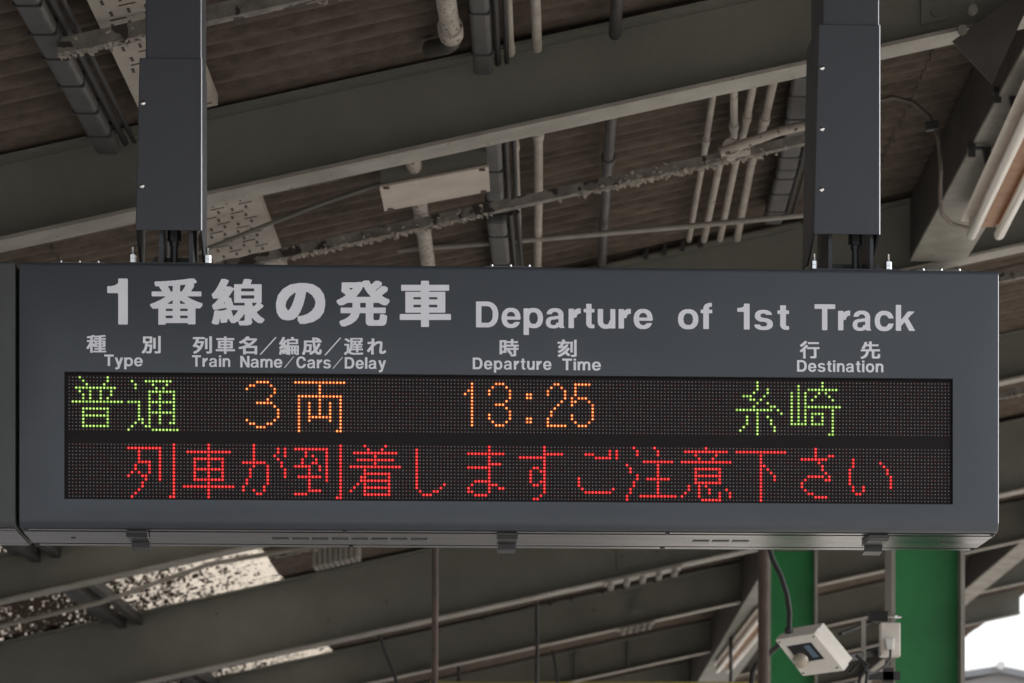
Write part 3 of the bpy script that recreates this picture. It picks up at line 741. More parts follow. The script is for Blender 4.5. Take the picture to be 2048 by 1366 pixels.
def body_mesh(u0, u1, z0, z1, dep, hole=None, name='housing', m=None, parent=None):
    bm = bmesh.new()
    vs = [bm.verts.new(p) for p in ((u0, 0, z0), (u1, 0, z0), (u1, dep, z0), (u0, dep, z0), (u0, 0, z1), (u1, 0, z1), (u1, dep, z1), (u0, dep, z1))]
    for f in ((0, 3, 2, 1), (4, 5, 6, 7), (0, 1, 5, 4), (1, 2, 6, 5), (2, 3, 7, 6), (3, 0, 4, 7)): bm.faces.new([vs[i] for i in f])
    bm.edges.ensure_lookup_table()
    e1 = [e for e in bm.edges if all(abs(v.co.z - z0) < 1e-6 and abs(v.co.y) < 1e-6 for v in e.verts)]
    bmesh.ops.bevel(bm, geom=e1, offset=0.022, segments=6, profile=0.5, affect='EDGES')
    e2 = [e for e in bm.edges if all(abs(v.co.z - z1) < 1e-6 and abs(v.co.y) < 1e-6 for v in e.verts)]
    bmesh.ops.bevel(bm, geom=e2, offset=0.012, segments=4, profile=0.5, affect='EDGES')
    # vertical front corners and end caps
    for uu in (u0, u1):
        e3 = [e for e in bm.edges if len(e.link_faces) == 2 and all(abs(v.co.x - uu) < 1e-6 for v in e.verts) and e.calc_face_angle(0) > 1.0 and min(v.co.y for v in e.verts) < dep - 0.01]
        bmesh.ops.bevel(bm, geom=e3, offset=0.0035, segments=2, profile=0.5, affect='EDGES')
    if hole:
        ff = max((f for f in bm.faces if f.normal.y < -0.99 or f.normal.y > 0.99 and False), key=lambda f: f.calc_area())
        es = list(ff.edges)
        hv = [bm.verts.new((a, 0, b)) for a, b in hole]
        he = [bm.edges.new((hv[i], hv[(i + 1) % 4])) for i in range(4)]
        bmesh.ops.delete(bm, geom=[ff], context='FACES_ONLY')
        bmesh.ops.triangle_fill(bm, edges=es + he, use_beauty=True)
        # recess walls
        hb_ = [bm.verts.new((a, 0.012, b)) for a, b in hole]
        for i in range(4): bm.faces.new((hv[i], hv[(i + 1) % 4], hb_[(i + 1) % 4], hb_[i]))
    bmesh.ops.recalc_face_normals(bm, faces=bm.faces)
    me = bpy.data.meshes.new(name); bm.to_mesh(me); bm.free()
    me.materials.append(m)
    me.polygons.foreach_set('use_smooth', [True] * len(me.polygons)); me.set_sharp_from_angle(angle=math.radians(25))
    o = bpy.data.objects.new(name, me); col.objects.link(o); o.parent = parent
    return o
hl, _ = uz(128.5, 870); hr, _ = uz(1906, 880)
ht = (uz(130, 743)[1] + uz(1905, 757)[1]) / 2; hbm = (uz(127, 996.5)[1] + uz(1907, 1010.5)[1]) / 2
body_mesh(u_l, u_r, ZB, ZT, DEP, [(hl, hbm), (hr, hbm), (hr, ht), (hl, ht)], 'housing', M['board'], board)
m = MB(); m.box((hl - 0.01, 0.0125, hbm - 0.01), (hr + 0.01, 0.02, ht + 0.01)); m.build('led_panel', M['ledboard'], board)
m = MB()
m.box((hl, 0.0006, ht - 0.0025), (hr, 0.0118, ht - 0.0002)); m.box((hl, 0.0006, hbm + 0.0002), (hr, 0.0118, hbm + 0.0025))
m.box((hl + 0.0002, 0.0006, hbm + 0.003), (hl + 0.0025, 0.0118, ht - 0.003)); m.box((hr - 0.0025, 0.0006, hbm + 0.003), (hr - 0.0002, 0.0118, ht - 0.003))
m.build('panel_frame', M['frame_in'], board)
m = MB(); m.tube([(u_r - 0.0006, 0.0022, ZB + 0.024), (u_r - 0.0006, 0.0022, ZT - 0.012)], 0.0014, 10); m.build('corner_edge', M['alu'], board, True)  # bright strip added along the right corner as its highlight
# underside panels
m = MB(); m.box((u_l + 0.004, 0.024, ZB - 0.0025), (u_r - 0.004, 0.050, ZB - 0.0003)); m.build('front_lip', M['under'], board)
m = MB(); m.box((u_l + 0.002, 0.070, ZB - 0.003), (u_r - 0.002, DEP - 0.066, ZB - 0.0003)); m.build('bottom_panel', M['under'], board)
m = MB(); m.box((u_l + 0.004, DEP - 0.045, ZB - 0.0025), (u_r - 0.004, DEP - 0.002, ZB - 0.0003)); m.build('rear_lip', M['under'], board)
m = MB(); m.box((u_l + 0.004, 0.0505, ZB - 0.0012), (u_r - 0.004, 0.0695, ZB - 0.0002)); m.box((u_l + 0.004, DEP - 0.0655, ZB - 0.0012), (u_r - 0.004, DEP - 0.0455, ZB - 0.0002)); m.build('panel_gap', M['gap'], board)
for x0, n in ((545, 8), (1385, 3)):
    for k in range(n):
        a, _ = uz(x0 + 39.5 * k, 1070, 0.19); b, _ = uz(x0 + 39.5 * k + 33, 1070, 0.19)
        m = MB(); m.box((a, 0.175, ZB - 0.0042), (b, 0.205, ZB - 0.0032)); m.build('vent_slot', M['darkmetal'], board)
for px, vv in ((52, 0.042), (690, 0.042), (1335, 0.042), (1984, 0.042), (75, DEP - 0.024), (702, DEP - 0.024), (1325, DEP - 0.024), (1945, DEP - 0.024), (147, 0.2), (1885, 0.2)):
    a, _ = uz(px, 1060, vv); m = MB(); cyl(m, (a, vv, ZB - 0.0036), (0, 0, 1), 0.0065, 0.002, 12); m.build('screw', M['darkmetal'], board)
# latches hanging under the front lower edge
def latch(px, base=None):
    a, _ = uz(px, 1060)
    w = 0.028
    m = MB()
    prof = [(0.028, ZB - 0.004), (0.030, ZB - 0.012), (0.05, ZB - 0.019), (0.15, ZB - 0.020), (0.155, ZB - 0.017), (0.05, ZB - 0.015), (0.034, ZB - 0.004)]
    m.prism(prof, a - w, a + w, 'x'); o = m.build('latch', M['latch'], board)
    bv = o.modifiers.new('b', 'BEVEL'); bv.width = 0.001
    m = MB(); m.prism([(0.148, ZB - 0.004), (0.150, ZB - 0.034), (0.20, ZB - 0.038), (0.20, ZB - 0.033), (0.158, ZB - 0.029), (0.156, ZB - 0.004)], a - w + 0.006, a + w - 0.002, 'x'); m.build('latch_hook', M['latch'], o)
    m = MB(); m.box((a - w + 0.003, 0.04, ZB - 0.013), (a - w + 0.006, 0.18, ZB - 0.0035)); m.box((a + w - 0.006, 0.04, ZB - 0.013), (a + w - 0.003, 0.18, ZB - 0.0035)); m.build('latch_cheek', M['darkmetal'], o)
for px in (271, 1016, 1762): latch(px)
# hinge strips with rivets along the top
for a, b in ((107, 208), (970, 1071), (1834, 1932)):
    v = 0.013
    ua, _ = uz(a, 520, v); ub, _ = uz(b, 520, v)
    m = MB(); m.box((ua, v + 0.006, ZT + 0.0003), (ub, v + 0.05, ZT + 0.0028)); h_ = m.build('hinge_strip', M['hinge'], board)
    for k in range(3):
        x = ua + (ub - ua) * (0.13 + 0.37 * k)
        m = MB(); m.tube([(x, v + 0.012, ZT + 0.003), (x, v + 0.012, ZT + 0.008), (x, v + 0.012, ZT + 0.0105)], [0.0055, 0.005, 0.002], 10); m.build('rivet', M['chrome'], h_, True)

# ---- LEDs
GL = {
 '普': "3,11/4,11/5,10/2-13/3,6,9,12/4,6,9,12/4,6,9,11/1-15//4-11/4,11/4-11/4,11/4,11/4-11/",
 '通': "/2,6-13/3,8,12/3,9,11/7-14/7,10,14/7,10,14/1-4,7-14/4,7,10,14/4,7,10,14/4,7-14/4,7,10,14/4,5,7,10,14/3,5,7,10,13,14/2,6,7/1,8-15",
 '3': "/6-9/4,5,10/3,11/11/10/9/6-10/11/12/12/12/3,11/4,5,9,10/6-8/",
 '両': "/1-15/8/8/8/2-14/2,8,14/2,5,8,11,14/2,5,8,11,14/2,5,8,11,14/2,5,8,11,14/2,5-11,14/2,5,11,14/2,14/2,14/2,13,14",
 't1': "/4,11-13/4,10,14/3,4,9,15/2,4,9,15/4,15/4,14/4,11-13/4,14/4,15/4,9,15/4,9,15/4,10,14/4,11-13//",
 't2': "////4,5/4,5//////4,5/4,5///",
 't3': "/12,13/11,14/10,15/10,15/15/14/13/12/11/11/10/10/10-15//",
 't4': "/2-6/2/2/2/1,3-5/1,2,6/1,7/7/7/1,7/1,7/2,6/3-5//",
 '糸': "7/7/7,10/6,10/3-5,9/5,6,8/7,10/6,11,12/1-11,13/7,14/4,7,10/4,7,11/4,7,11/3,7,12/2,7,12/7",
 '崎': "10/3,10/3,6-14/1,3,5,9,11/1,3,5,8,12/1,3,5,7,13/1,3,5/1,3,5-15/1,3,5,13/1,3,5,7-10,13/1,3,5,7,10,13/1,3,5,7,10,13/1-5,7-10,13/13/13/12,13",
 '列': "14/1-10,14/4,10,14/4,10,14/4,10,14/4-7,10,14/3,7,10,14/3,7,10,14/2,4,7,10,14/1,5,6,10,14/6,10,14/5,14/5,14/4,14/3,14/2,13,14",
 '車': "8/8/2-14/8/4-12/4,8,12/4,8,12/4-12/4,8,12/4,8,12/4-12/8/1-15/8/8/8",
 'が': "5/5,12,14/5,12,14/5,11,14/5,12/2-8,13/5,9,13/4,9,14/4,9,14/4,9,14/3,9/3,9/2,8/2,5,8/6,7/",
 '到': "14/1-10,14/4,10,14/4,6,10,14/3,7,10,14/3,6,7,10,14/1-5,8,10,14/5,8,10,14/5,10,14/2-8,10,14/5,10,14/5,14/5,14/5-8,14/1-4,14/13,14",
 '着': "5,11/6,10/2-14/8/3-13/8/1-15/5/5-12/4,5,12/4-12/3,5,12/2,5-12/1,5,12/5-12/",
 'し': "/4/4/4/4/4/4/4/4/4/4/4,12/4,11/5,9,10/6-8/",
 'ま': "9/9/3-13/9/9/9-12/3-9/9/9/9/5-9/4,9-11/3,9,12,13/3,4,9/5-8/",
 'す': "9/9/9-14/2-9/9/9/6,7,9/5,8,9/5,9/5,9/5,8,9/6,7,9/9/9/8/6,7",
 'ご': "/12,14/5-7,12,14/8-12,14//////3/3/3/4,13/5-12//",
 '注': "3,9/4,10/4,10//6-14/1,10/2,10/2,10/4,10/4,7-13/3,10/3,10/2,10/2,10/1,5-15/1",
 '意': "8/2-14/5,11/6,10/1-15//5-12/5,12/5-12/5,12/5-12/3,6,8/3,6,9,14/2,6,9,12,15/1,6,12,15/7-12",
 '下': "/1-15/8/8/8/8,9/8,10/8,11/8,12/8,12/8/8/8/8/8/8",
 'さ': "8/8/8,12,13/4-11/9/10/10/11/6-10,12/5,11,12/4/4/5/6,7/8-11/",
 'い': "///3/3,11/3,12/2,13/2,13/2,14/2,14/2,14/3,6,14/3,6/4,5//",
}
def cells(s):
    out = []
    for r, row in enumerate(s.split('/')):
        for tok in row.split(','):
            if not tok: continue
            if '-' in tok:
                a, b = tok.split('-'); out += [(r, c) for c in range(int(a), int(b) + 1)]
            else: out.append((r, int(tok)))
    return out
VL = 0.0125
uc0 = uz(138.6, 806, VL)[0]; uc1 = uz(1897.5, 820, VL)[0]
PITCH = (uc1 - uc0) / 255
zt0 = (uz(139, 753.8, VL)[1] + uz(1897, 768.6, VL)[1]) / 2
zb0 = (uz(138, 887.0, VL)[1] + uz(1897, 901.3, VL)[1]) / 2
lit = [set(), set()]
def disc(m, u, z, r, h, n, mi=0, r2=None):
    m.cur = mi
    top = [(u + r * 0.8 * math.cos(2 * math.pi * k / n), VL - h, z + r * 0.8 * math.sin(2 * math.pi * k / n)) for k in range(n)]
    bot = [(u + r * math.cos(2 * math.pi * k / n), VL - 0.0002, z + r * math.sin(2 * math.pi * k / n)) for k in range(n)]
    m.add(top + bot, [tuple(range(n))] + [(k, (k + 1) % n, (k + 1) % n + n, k + n) for k in range(n)])
def put(row, c0, key, colr):
    m = MB()
    zz = (zt0, zb0)[row]
    for (r, c) in cells(GL[key]):
        lit[row].add((r, c0 + c)); u = uc0 + (c0 + c) * PITCH; z = zz - r * PITCH
        disc(m, u, z, 0.0037, 0.0010, 10, 1); disc(m, u, z, 0.0023, 0.0022, 8, random.choice((0, 0, 2)))  # wide disc is the drawn halo, small disc the LED
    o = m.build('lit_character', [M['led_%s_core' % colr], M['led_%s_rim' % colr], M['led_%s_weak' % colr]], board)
    o['kind'] = 'stuff'
    return o
for c0, k, cc in ((0, '普', 'green'), (16, '通', 'green'), (48, '3', 'orange'), (64, '両', 'orange'), (112, 't1', 'orange'), (128, 't2', 'orange'), (128, 't3', 'orange'), (144, 't4', 'orange'), (192, '糸', 'green'), (208, '崎', 'green')):
    put(0, c0, k, cc)
for i, k in enumerate('列車が到着しますご注意下さい'): put(1, 16 + 16 * i, k, 'red')
m = MB()
for row, zz in ((0, zt0), (1, zb0)):
    for r in range(16):
        for c in range(256):
            if (r, c) in lit[row]: continue
            disc(m, uc0 + c * PITCH, zz - r * PITCH, 0.0019, 0.0012, 6, random.choice((0, 0, 1, 2, 2, 1, 0)))
o = m.build('unlit_led_grid', [M['led_off'], M['led_off_red'], M['led_off_dim']], board); o['kind'] = 'stuff'

# ---- lettering: glyphs are rasterised, thickened and contoured into flat film
def ell(X, Y, cx, cy, rx, ry, e=2.3): return (np.abs((X - cx) / rx) ** e + np.abs((Y - cy) / ry) ** e) <= 1
def rct(X, Y, x0, y0, x1, y1): return (X >= x0) & (X <= x1) & (Y >= y0) & (Y <= y1)
def ply(X, Y, pts):
    ins = np.zeros(X.shape, bool); n = len(pts)
    for i in range(n):
        x1, y1 = pts[i]; x2, y2 = pts[(i + 1) % n]
        if y1 == y2: continue
        c = ((Y >= min(y1, y2)) & (Y < max(y1, y2))) & (X < (x2 - x1) * (Y - y1) / (y2 - y1) + x1)
        ins ^= c
    return ins
def ring(X, Y, cx, cy, rx, ry, wx, wy): return ell(X, Y, cx, cy, rx, ry) & ~ell(X, Y, cx, cy, rx - wx, ry - wy)
S_, T_ = 0.205, 0.165       # stem and bar thickness
def g_arch(X, Y, x0, w):    # n-arch from stem at x0
    return rct(X, Y, x0 + w - S_, 0, x0 + w, 0.46) | (ring(X, Y, x0 + w / 2 + 0.02, 0.44, w / 2 - 0.02, 0.325, S_ * 0.92, T_) & (Y >= 0.44))
def latin(ch, X, Y):
    if ch == 'D': return rct(X, Y, 0, 0, S_ + .01, 1) | (rct(X, Y, 0, 0, .42, T_ + .01)) | rct(X, Y, 0, 1 - T_ - .01, .42, 1) | (ring(X, Y, .40, .5, .46, .5, .215, T_ + .01) & (X >= .40)), .86
    if ch == 'T': return rct(X, Y, 0, 1 - T_ - .01, .80, 1) | rct(X, Y, .295, 0, .505, 1), .80
    if ch == 'N': return rct(X, Y, 0, 0, S_, 1) | rct(X, Y, .60, 0, .60 + S_, 1) | ply(X, Y, [(0, 1), (.22, 1), (.80, 0), (.58, 0)]), .805
    if ch == 'C': return ring(X, Y, .43, .5, .43, .515, .21, .175) & ~rct(X, Y, .55, .36, 1.2, .64) & ~ply(X, Y, [(.43, .5), (1.3, .60), (1.3, .36)]), .86
    if ch == 'o': return ring(X, Y, .375, .375, .375, .392, S_ * .98, T_), .75
    if ch == 'e': return (ring(X, Y, .365, .375, .365, .392, S_ * .98, T_ * .96) & ~ply(X, Y, [(.37, .30), (.9, .30), (.9, .235), (.50, .215), (.37, .24)])) | rct(X, Y, .12, .305, .715, .425), .73
    if ch == 'p': return rct(X, Y, 0, -.28, S_, .75) | ring(X, Y, .385, .375, .365, .392, S_ * .98, T_), .75
    if ch == 'a':
        m_ = rct(X, Y, .485, .06, .485 + S_ * .95, .52)
        m_ |= ring(X, Y, .355, .50, .325, .268, S_ * .95, .145) & (Y >= .52)
        m_ &= ~rct(X, Y, -1, .0, .30, .535) | (X > .3)
        m_ |= ring(X, Y, .29, .215, .29, .230, S_ * .85, .125) & ~rct(X, Y, .34, .215, .8, .36) 
        m_ |= ply(X, Y, [(.28, .445), (.60, .50), (.60, .37), (.28, .32)])
        m_ |= ply(X, Y, [(.49, .12), (.68, .12), (.70, .04), (.745, .0), (.53, .0)])
        return m_, .745
    if ch == 'r': return rct(X, Y, 0, 0, S_, .75) | (ring(X, Y, .44, .36, .34, .405, S_, .20) & (X <= .47) & (Y >= .40)) | rct(X, Y, S_ * .6, .45, S_, .7), .47
    if ch == 't': return rct(X, Y, .10, .14, .10 + S_, .95) | rct(X, Y, 0, .61, .42, .75) | (ring(X, Y, .36, .20, .26, .205, S_, .15) & (Y <= .2) & (X <= .40)) | rct(X, Y, .30, -.005, .42, .145), .42
    if ch == 'u': return rct(X, Y, .48, 0, .48 + S_, .75) | rct(X, Y, 0, .29, S_, .75) | (ring(X, Y, .325, .31, .325, .325, S_, T_) & (Y <= .31)), .685
    if ch == 'n': return rct(X, Y, 0, 0, S_, .75) | g_arch(X, Y, 0, .685), .685
    if ch == 'm': return rct(X, Y, 0, 0, S_ * .95, .75) | g_arch(X, Y, 0, .62) | g_arch(X, Y, .42, .64), 1.06
    if ch == 'f': return rct(X, Y, .10, 0, .10 + S_, .78) | rct(X, Y, 0, .61, .43, .75) | (ring(X, Y, .38, .78, .28, .235, S_, .15) & (Y >= .78) & (X <= .42)), .43
    if ch == 's':
        a_ = ring(X, Y, .33, .535, .31, .232, S_, .14) & ~((X > .33) & (Y < .53)) & ~((X > .38) & (Y < .57))
        b_ = ring(X, Y, .335, .215, .335, .232, S_, .14) & ~((X < .33) & (Y > .22)) & ~((X < .2) & (Y > .20))
        c_ = ply(X, Y, [(.12, .52), (.33, .455), (.42, .435), (.62, .35), (.57, .22), (.34, .31), (.26, .33), (.09, .40)])
        return a_ | b_ | (c_ & ell(X, Y, .335, .375, .335, .30)), .67
    if ch == 'c': return ring(X, Y, .37, .375, .37, .392, S_ * .98, T_) & ~ply(X, Y, [(.40, .375), (.50, .475), (.9, .475), (.9, .28), (.50, .28)]), .71
    if ch == 'k': return rct(X, Y, 0, 0, S_, 1) | ply(X, Y, [(S_ * .8, .20), (.50, .75), (.74, .75), (S_ * .8, .20)]) | ply(X, Y, [(S_ * .8, .37), (.47, .75), (.72, .75), (S_ * .8, .14)]) | ply(X, Y, [(.30, .42), (.47, .50), (.76, 0), (.52, 0)]), .76
    if ch == 'y': return ply(X, Y, [(0, .75), (.22, .75), (.42, .10), (.28, -.03)]) | ply(X, Y, [(.50, .75), (.72, .75), (.44, -.08), (.22, -.08)]) | (ring(X, Y, .19, -.06, .245, .225, .19, .15) & (Y < -.06) & (X > .10)) | rct(X, Y, .05, -.285, .18, -.14), .72
    if ch == 'i': return rct(X, Y, 0, 0, S_, .75) | rct(X, Y, 0, .84, S_, 1), S_
    if ch == 'l': return rct(X, Y, 0, 0, S_, 1), S_
    if ch == '1': return rct(X, Y, .24, 0, .45, 1) | ply(X, Y, [(0, .68), (.26, .68), (.26, .84), (0, .82)]) | (rct(X, Y, .0, .78, .30, 1) & ell(X, Y, .0, 1.06, .29, .24) & False) | (rct(X, Y, 0, .78, .28, 1) & ~ell(X, Y, .0, 1.03, .285, .20)), .45
    if ch == '/': return ply(X, Y, [(0, -.02), (.09, -.02), (.95, 1.0), (.86, 1.0)]), .95
RES = 72
def word_mask(word, gap):
    ws = []; x = 0
    adv = []
    Yg, Xg = np.mgrid[0:int(1.45 * RES), 0:int(1.3 * RES)]
    Yv = (Yg + .5) / RES - .36
    total = 0
    parts = []
    for ch in word:
        mm, w = latin(ch, (Xg + .5) / RES, Yv)
        parts.append((mm, total)); total += w + gap
    total -= gap
    out = np.zeros((Yg.shape[0], int((total + 1.4) * RES)), bool)
    for mm, x in parts:
        xi = int(round(x * RES)); out[:, xi:xi + mm.shape[1]] |= mm
    return out, total
def blur(a, n=1):
    a = a.astype(np.float32)
    for _ in range(n):
        p = np.pad(a, 1, mode='edge')
        a = (p[1:-1, :-2] + 2 * p[1:-1, 1:-1] + p[1:-1, 2:]) / 4
        p = np.pad(a, 1, mode='edge')
        a = (p[:-2, 1:-1] + 2 * p[1:-1, 1:-1] + p[2:, 1:-1]) / 4
    return a
def contour(mask, fmap, mb, lvl=0.5, blurs=1):
    a = blur(np.pad(mask, 2), blurs); ins = a > lvl
    H, W = a.shape
    for j in range(H - 1):
        row = ins[j] ; row2 = ins[j + 1]
        full = row[:-1] & row[1:] & row2[:-1] & row2[1:]
        anyc = (row[:-1] | row[1:] | row2[:-1] | row2[1:]) & ~full
        idx = np.flatnonzero(np.diff(np.concatenate(([0], full.astype(np.int8), [0]))))
        for s0, e0 in zip(idx[::2], idx[1::2]):
            mb.add([fmap(s0 - 2, j - 2), fmap(e0 - 2, j - 2), fmap(e0 - 2, j - 1), fmap(s0 - 2, j - 1)], [(0, 1, 2, 3)])
        for i in np.flatnonzero(anyc):
            c = [(i, j), (i + 1, j), (i + 1, j + 1), (i, j + 1)]; val = [a[y_, x_] for x_, y_ in c]
            pts = []
            for k in range(4):
                v0, v1 = val[k], val[(k + 1) % 4]
                if v0 > lvl: pts.append(c[k])
                if (v0 > lvl) != (v1 > lvl):
                    f = (lvl - v0) / (v1 - v0); pts.append((c[k][0] + (c[(k + 1) % 4][0] - c[k][0]) * f, c[k][1] + (c[(k + 1) % 4][1] - c[k][1]) * f))
            if len(pts) >= 3: mb.add([fmap(p_[0] - 2, p_[1] - 2) for p_ in pts], [tuple(range(len(pts)))])
def film(m, name='lettering'):
    me = bpy.data.meshes.new(name); me.from_pydata(m.v, [], m.f); me.materials.append(M['letter'])
    o = bpy.data.objects.new(name, me); col.objects.link(o); o.parent = board
    return o
KS = 0.0083
def put_word(word, x0, x1, ybase, cap, gap=0.11):
    mask, tot = word_mask(word, gap)
    cols = np.flatnonzero(mask.any(0)); c0, c1 = cols[0], cols[-1] + 1
    def fm(i, j):
        px = x0 + (i + .5 - c0) / (c1 - c0) * (x1 - x0); py = ybase + KS * (px - x0) - ((j + .5) / RES - .36) * cap
        u, z = uz(px, py); return (u, -0.0007, z)
    mb = MB(); contour(mask, fm, mb); film(mb)
put_word('1', 214.5, 255.7, 649, 92)
put_word('Departure', 952, 1305.5, 654.8, 51.8, .12)
put_word('of', 1356, 1424.5, 657.8, 51.8, .08)
put_word('1st', 1474.5, 1578, 659, 51.8, .16)
put_word('Track', 1629, 1830, 660.4, 52, .11)
put_word('Type', 208.5, 285.5, 732, 23, .09)
put_word('Train', 384, 460.5, 733.4, 23, .13)
put_word('Name', 480.5, 564.7, 734.8, 23, .10)
put_word('/', 568, 588.5, 735.2, 22.5)
put_word('Cars', 592.7, 661.6, 736.2, 23, .10)
put_word('/', 665, 686, 736.6, 22.5)
put_word('Delay', 689.5, 772.3, 737.3, 23, .12)
put_word('Departure', 945.5, 1103, 738.6, 23.4, .14)
put_word('Time', 1124.5, 1201.8, 740.4, 23.2, .13)
put_word('Destination', 1594, 1766.6, 743.4, 23.2, .13)

def kanji_mask(ch, rx, ry, R=150):
    c = bpy.data.curves.new('t', 'FONT'); c.body = ch; c.size = 1; c.resolution_u = 4
    o = bpy.data.objects.new('t', c); col.objects.link(o)
    dg = bpy.context.evaluated_depsgraph_get(); dg.update()
    me = bpy.data.meshes.new_from_object(o.evaluated_get(dg))
    me.calc_loop_triangles()
    co = np.array([v.co[:2] for v in me.vertices]); tri = [tuple(t_.vertices) for t_ in me.loop_triangles]
    bpy.data.objects.remove(o); bpy.data.curves.remove(c); bpy.data.meshes.remove(me)
    if len(co) == 0: return None
    lo = co.min(0); co = (co - lo) * R + 16
    w, h = (co.max(0) + 16).astype(int)
    a = np.zeros((h, w), bool)
    for t_ in tri:
        p = co[list(t_)]; x0, y0 = np.floor(p.min(0)).astype(int); x1, y1 = np.ceil(p.max(0)).astype(int) + 1
        yy, xx = np.mgrid[y0:y1, x0:x1]; xx = xx + .5; yy = yy + .5
        d = []
        for k in range(3):
            (ax, ay), (bx_, by) = p[k], p[(k + 1) % 3]; d.append((bx_ - ax) * (yy - ay) - (by - ay) * (xx - ax))
        ins = ((d[0] >= -.3) & (d[1] >= -.3) & (d[2] >= -.3)) | ((d[0] <= .3) & (d[1] <= .3) & (d[2] <= .3))
        a[y0:y1, x0:x1] |= ins[:a.shape[0] - y0, :a.shape[1] - x0]
    for k in range(rx): b_ = a.copy(); b_[:, 1:] |= a[:, :-1]; b_[:, :-1] |= a[:, 1:]; a = b_
    for k in range(ry): b_ = a.copy(); b_[1:] |= a[:-1]; b_[:-1] |= a[1:]; a = b_
    return a
_km = {}
def put_kanji(ch, x0, x1, yt, yb, rx, ry):
    key = (ch, rx, ry)
    if key not in _km: _km[key] = kanji_mask(ch, rx, ry)
    a = _km[key]
    if a is None: return
    cols = np.flatnonzero(a.any(0)); rows = np.flatnonzero(a.any(1)); c0, c1 = cols[0], cols[-1] + 1; r0, r1 = rows[0], rows[-1] + 1
    def fm(i, j):
        px = x0 + (i + .5 - c0) / (c1 - c0) * (x1 - x0); py = yb - (j + .5 - r0) / (r1 - r0) * (yb - yt)
        u, z = uz(px, py); return (u, -0.0007, z)
    mb = MB(); contour(a, fm, mb, blurs=2); film(mb)
for ch, x0, x1, yt, yb, rx, ry in (('番', 300.5, 405, 557, 649.5, 5, 3), ('線', 423.5, 529, 558, 651, 5, 2), ('の', 552, 650.5, 566, 648, 7, 6), ('発', 673.5, 779, 561, 653, 5, 4), ('車', 799.5, 901.8, 561.5, 654, 6, 4)):
    put_kanji(ch, x0, x1, yt, yb, rx, ry)
for ch, x0, x1, yt, yb in (('種', 173, 212.5, 670, 705.5), ('別', 283.5, 321.5, 672, 707), ('列', 385.5, 424, 672.5, 707.5), ('車', 431.5, 470, 673, 708), ('名', 477, 514.5, 673, 709), ('編', 558, 598, 674, 710), ('成', 604, 643.5, 675, 710), ('遅', 688, 726.5, 676, 710), ('れ', 734, 772, 677, 709), ('時', 999, 1037.5, 678, 713), ('刻', 1115, 1153.5, 679, 714), ('行', 1599.5, 1639, 682, 717), ('先', 1721, 1760.5, 683, 718)):
    put_kanji(ch, x0, x1, yt, yb, 4, 2 if ch in '種編遅' else 3)
put_word('/', 519, 553.5, 708.6, 34.5); put_word('/', 648.5, 682.5, 709.8, 34.5)

# ------------------------------------------------------------------ neighbouring board at the left edge
nb = thing('neighbour_board', 'plain grey end of a second hanging board at the left edge of the picture', 'departure board', (0, Y0, EYE), YAW)
un_r, _ = uz(30.5, 800)
body_mesh(un_r - 2.0, un_r, ZB, ZT + 0.0015, DEP, None, 'housing', M['board_grey'], nb)
m = MB(); m.box((un_r - 1.99, 0.064, ZB - 0.003), (un_r - 0.004, DEP - 0.052, ZB - 0.0003)); m.build('bottom_panel', M['under'], nb)
m = MB(); m.box((un_r - 1.99, 0.024, ZB - 0.0025), (un_r - 0.004, 0.058, ZB - 0.0003)); m.build('front_lip', M['under'], nb)
m = MB(); m.box((un_r - 1.99, DEP - 0.045, ZB - 0.0025), (un_r - 0.004, DEP - 0.003, ZB - 0.0003)); m.build('rear_lip', M['under'], nb)
m = MB(); m.box((un_r + 0.0003, 0.05, ZB + 0.01), (u_l - 0.0003, DEP - 0.02, ZT - 0.01)); tag(m.build('board_gasket', M['gap'], nb))  # black block stands in for the dark gap between the boards

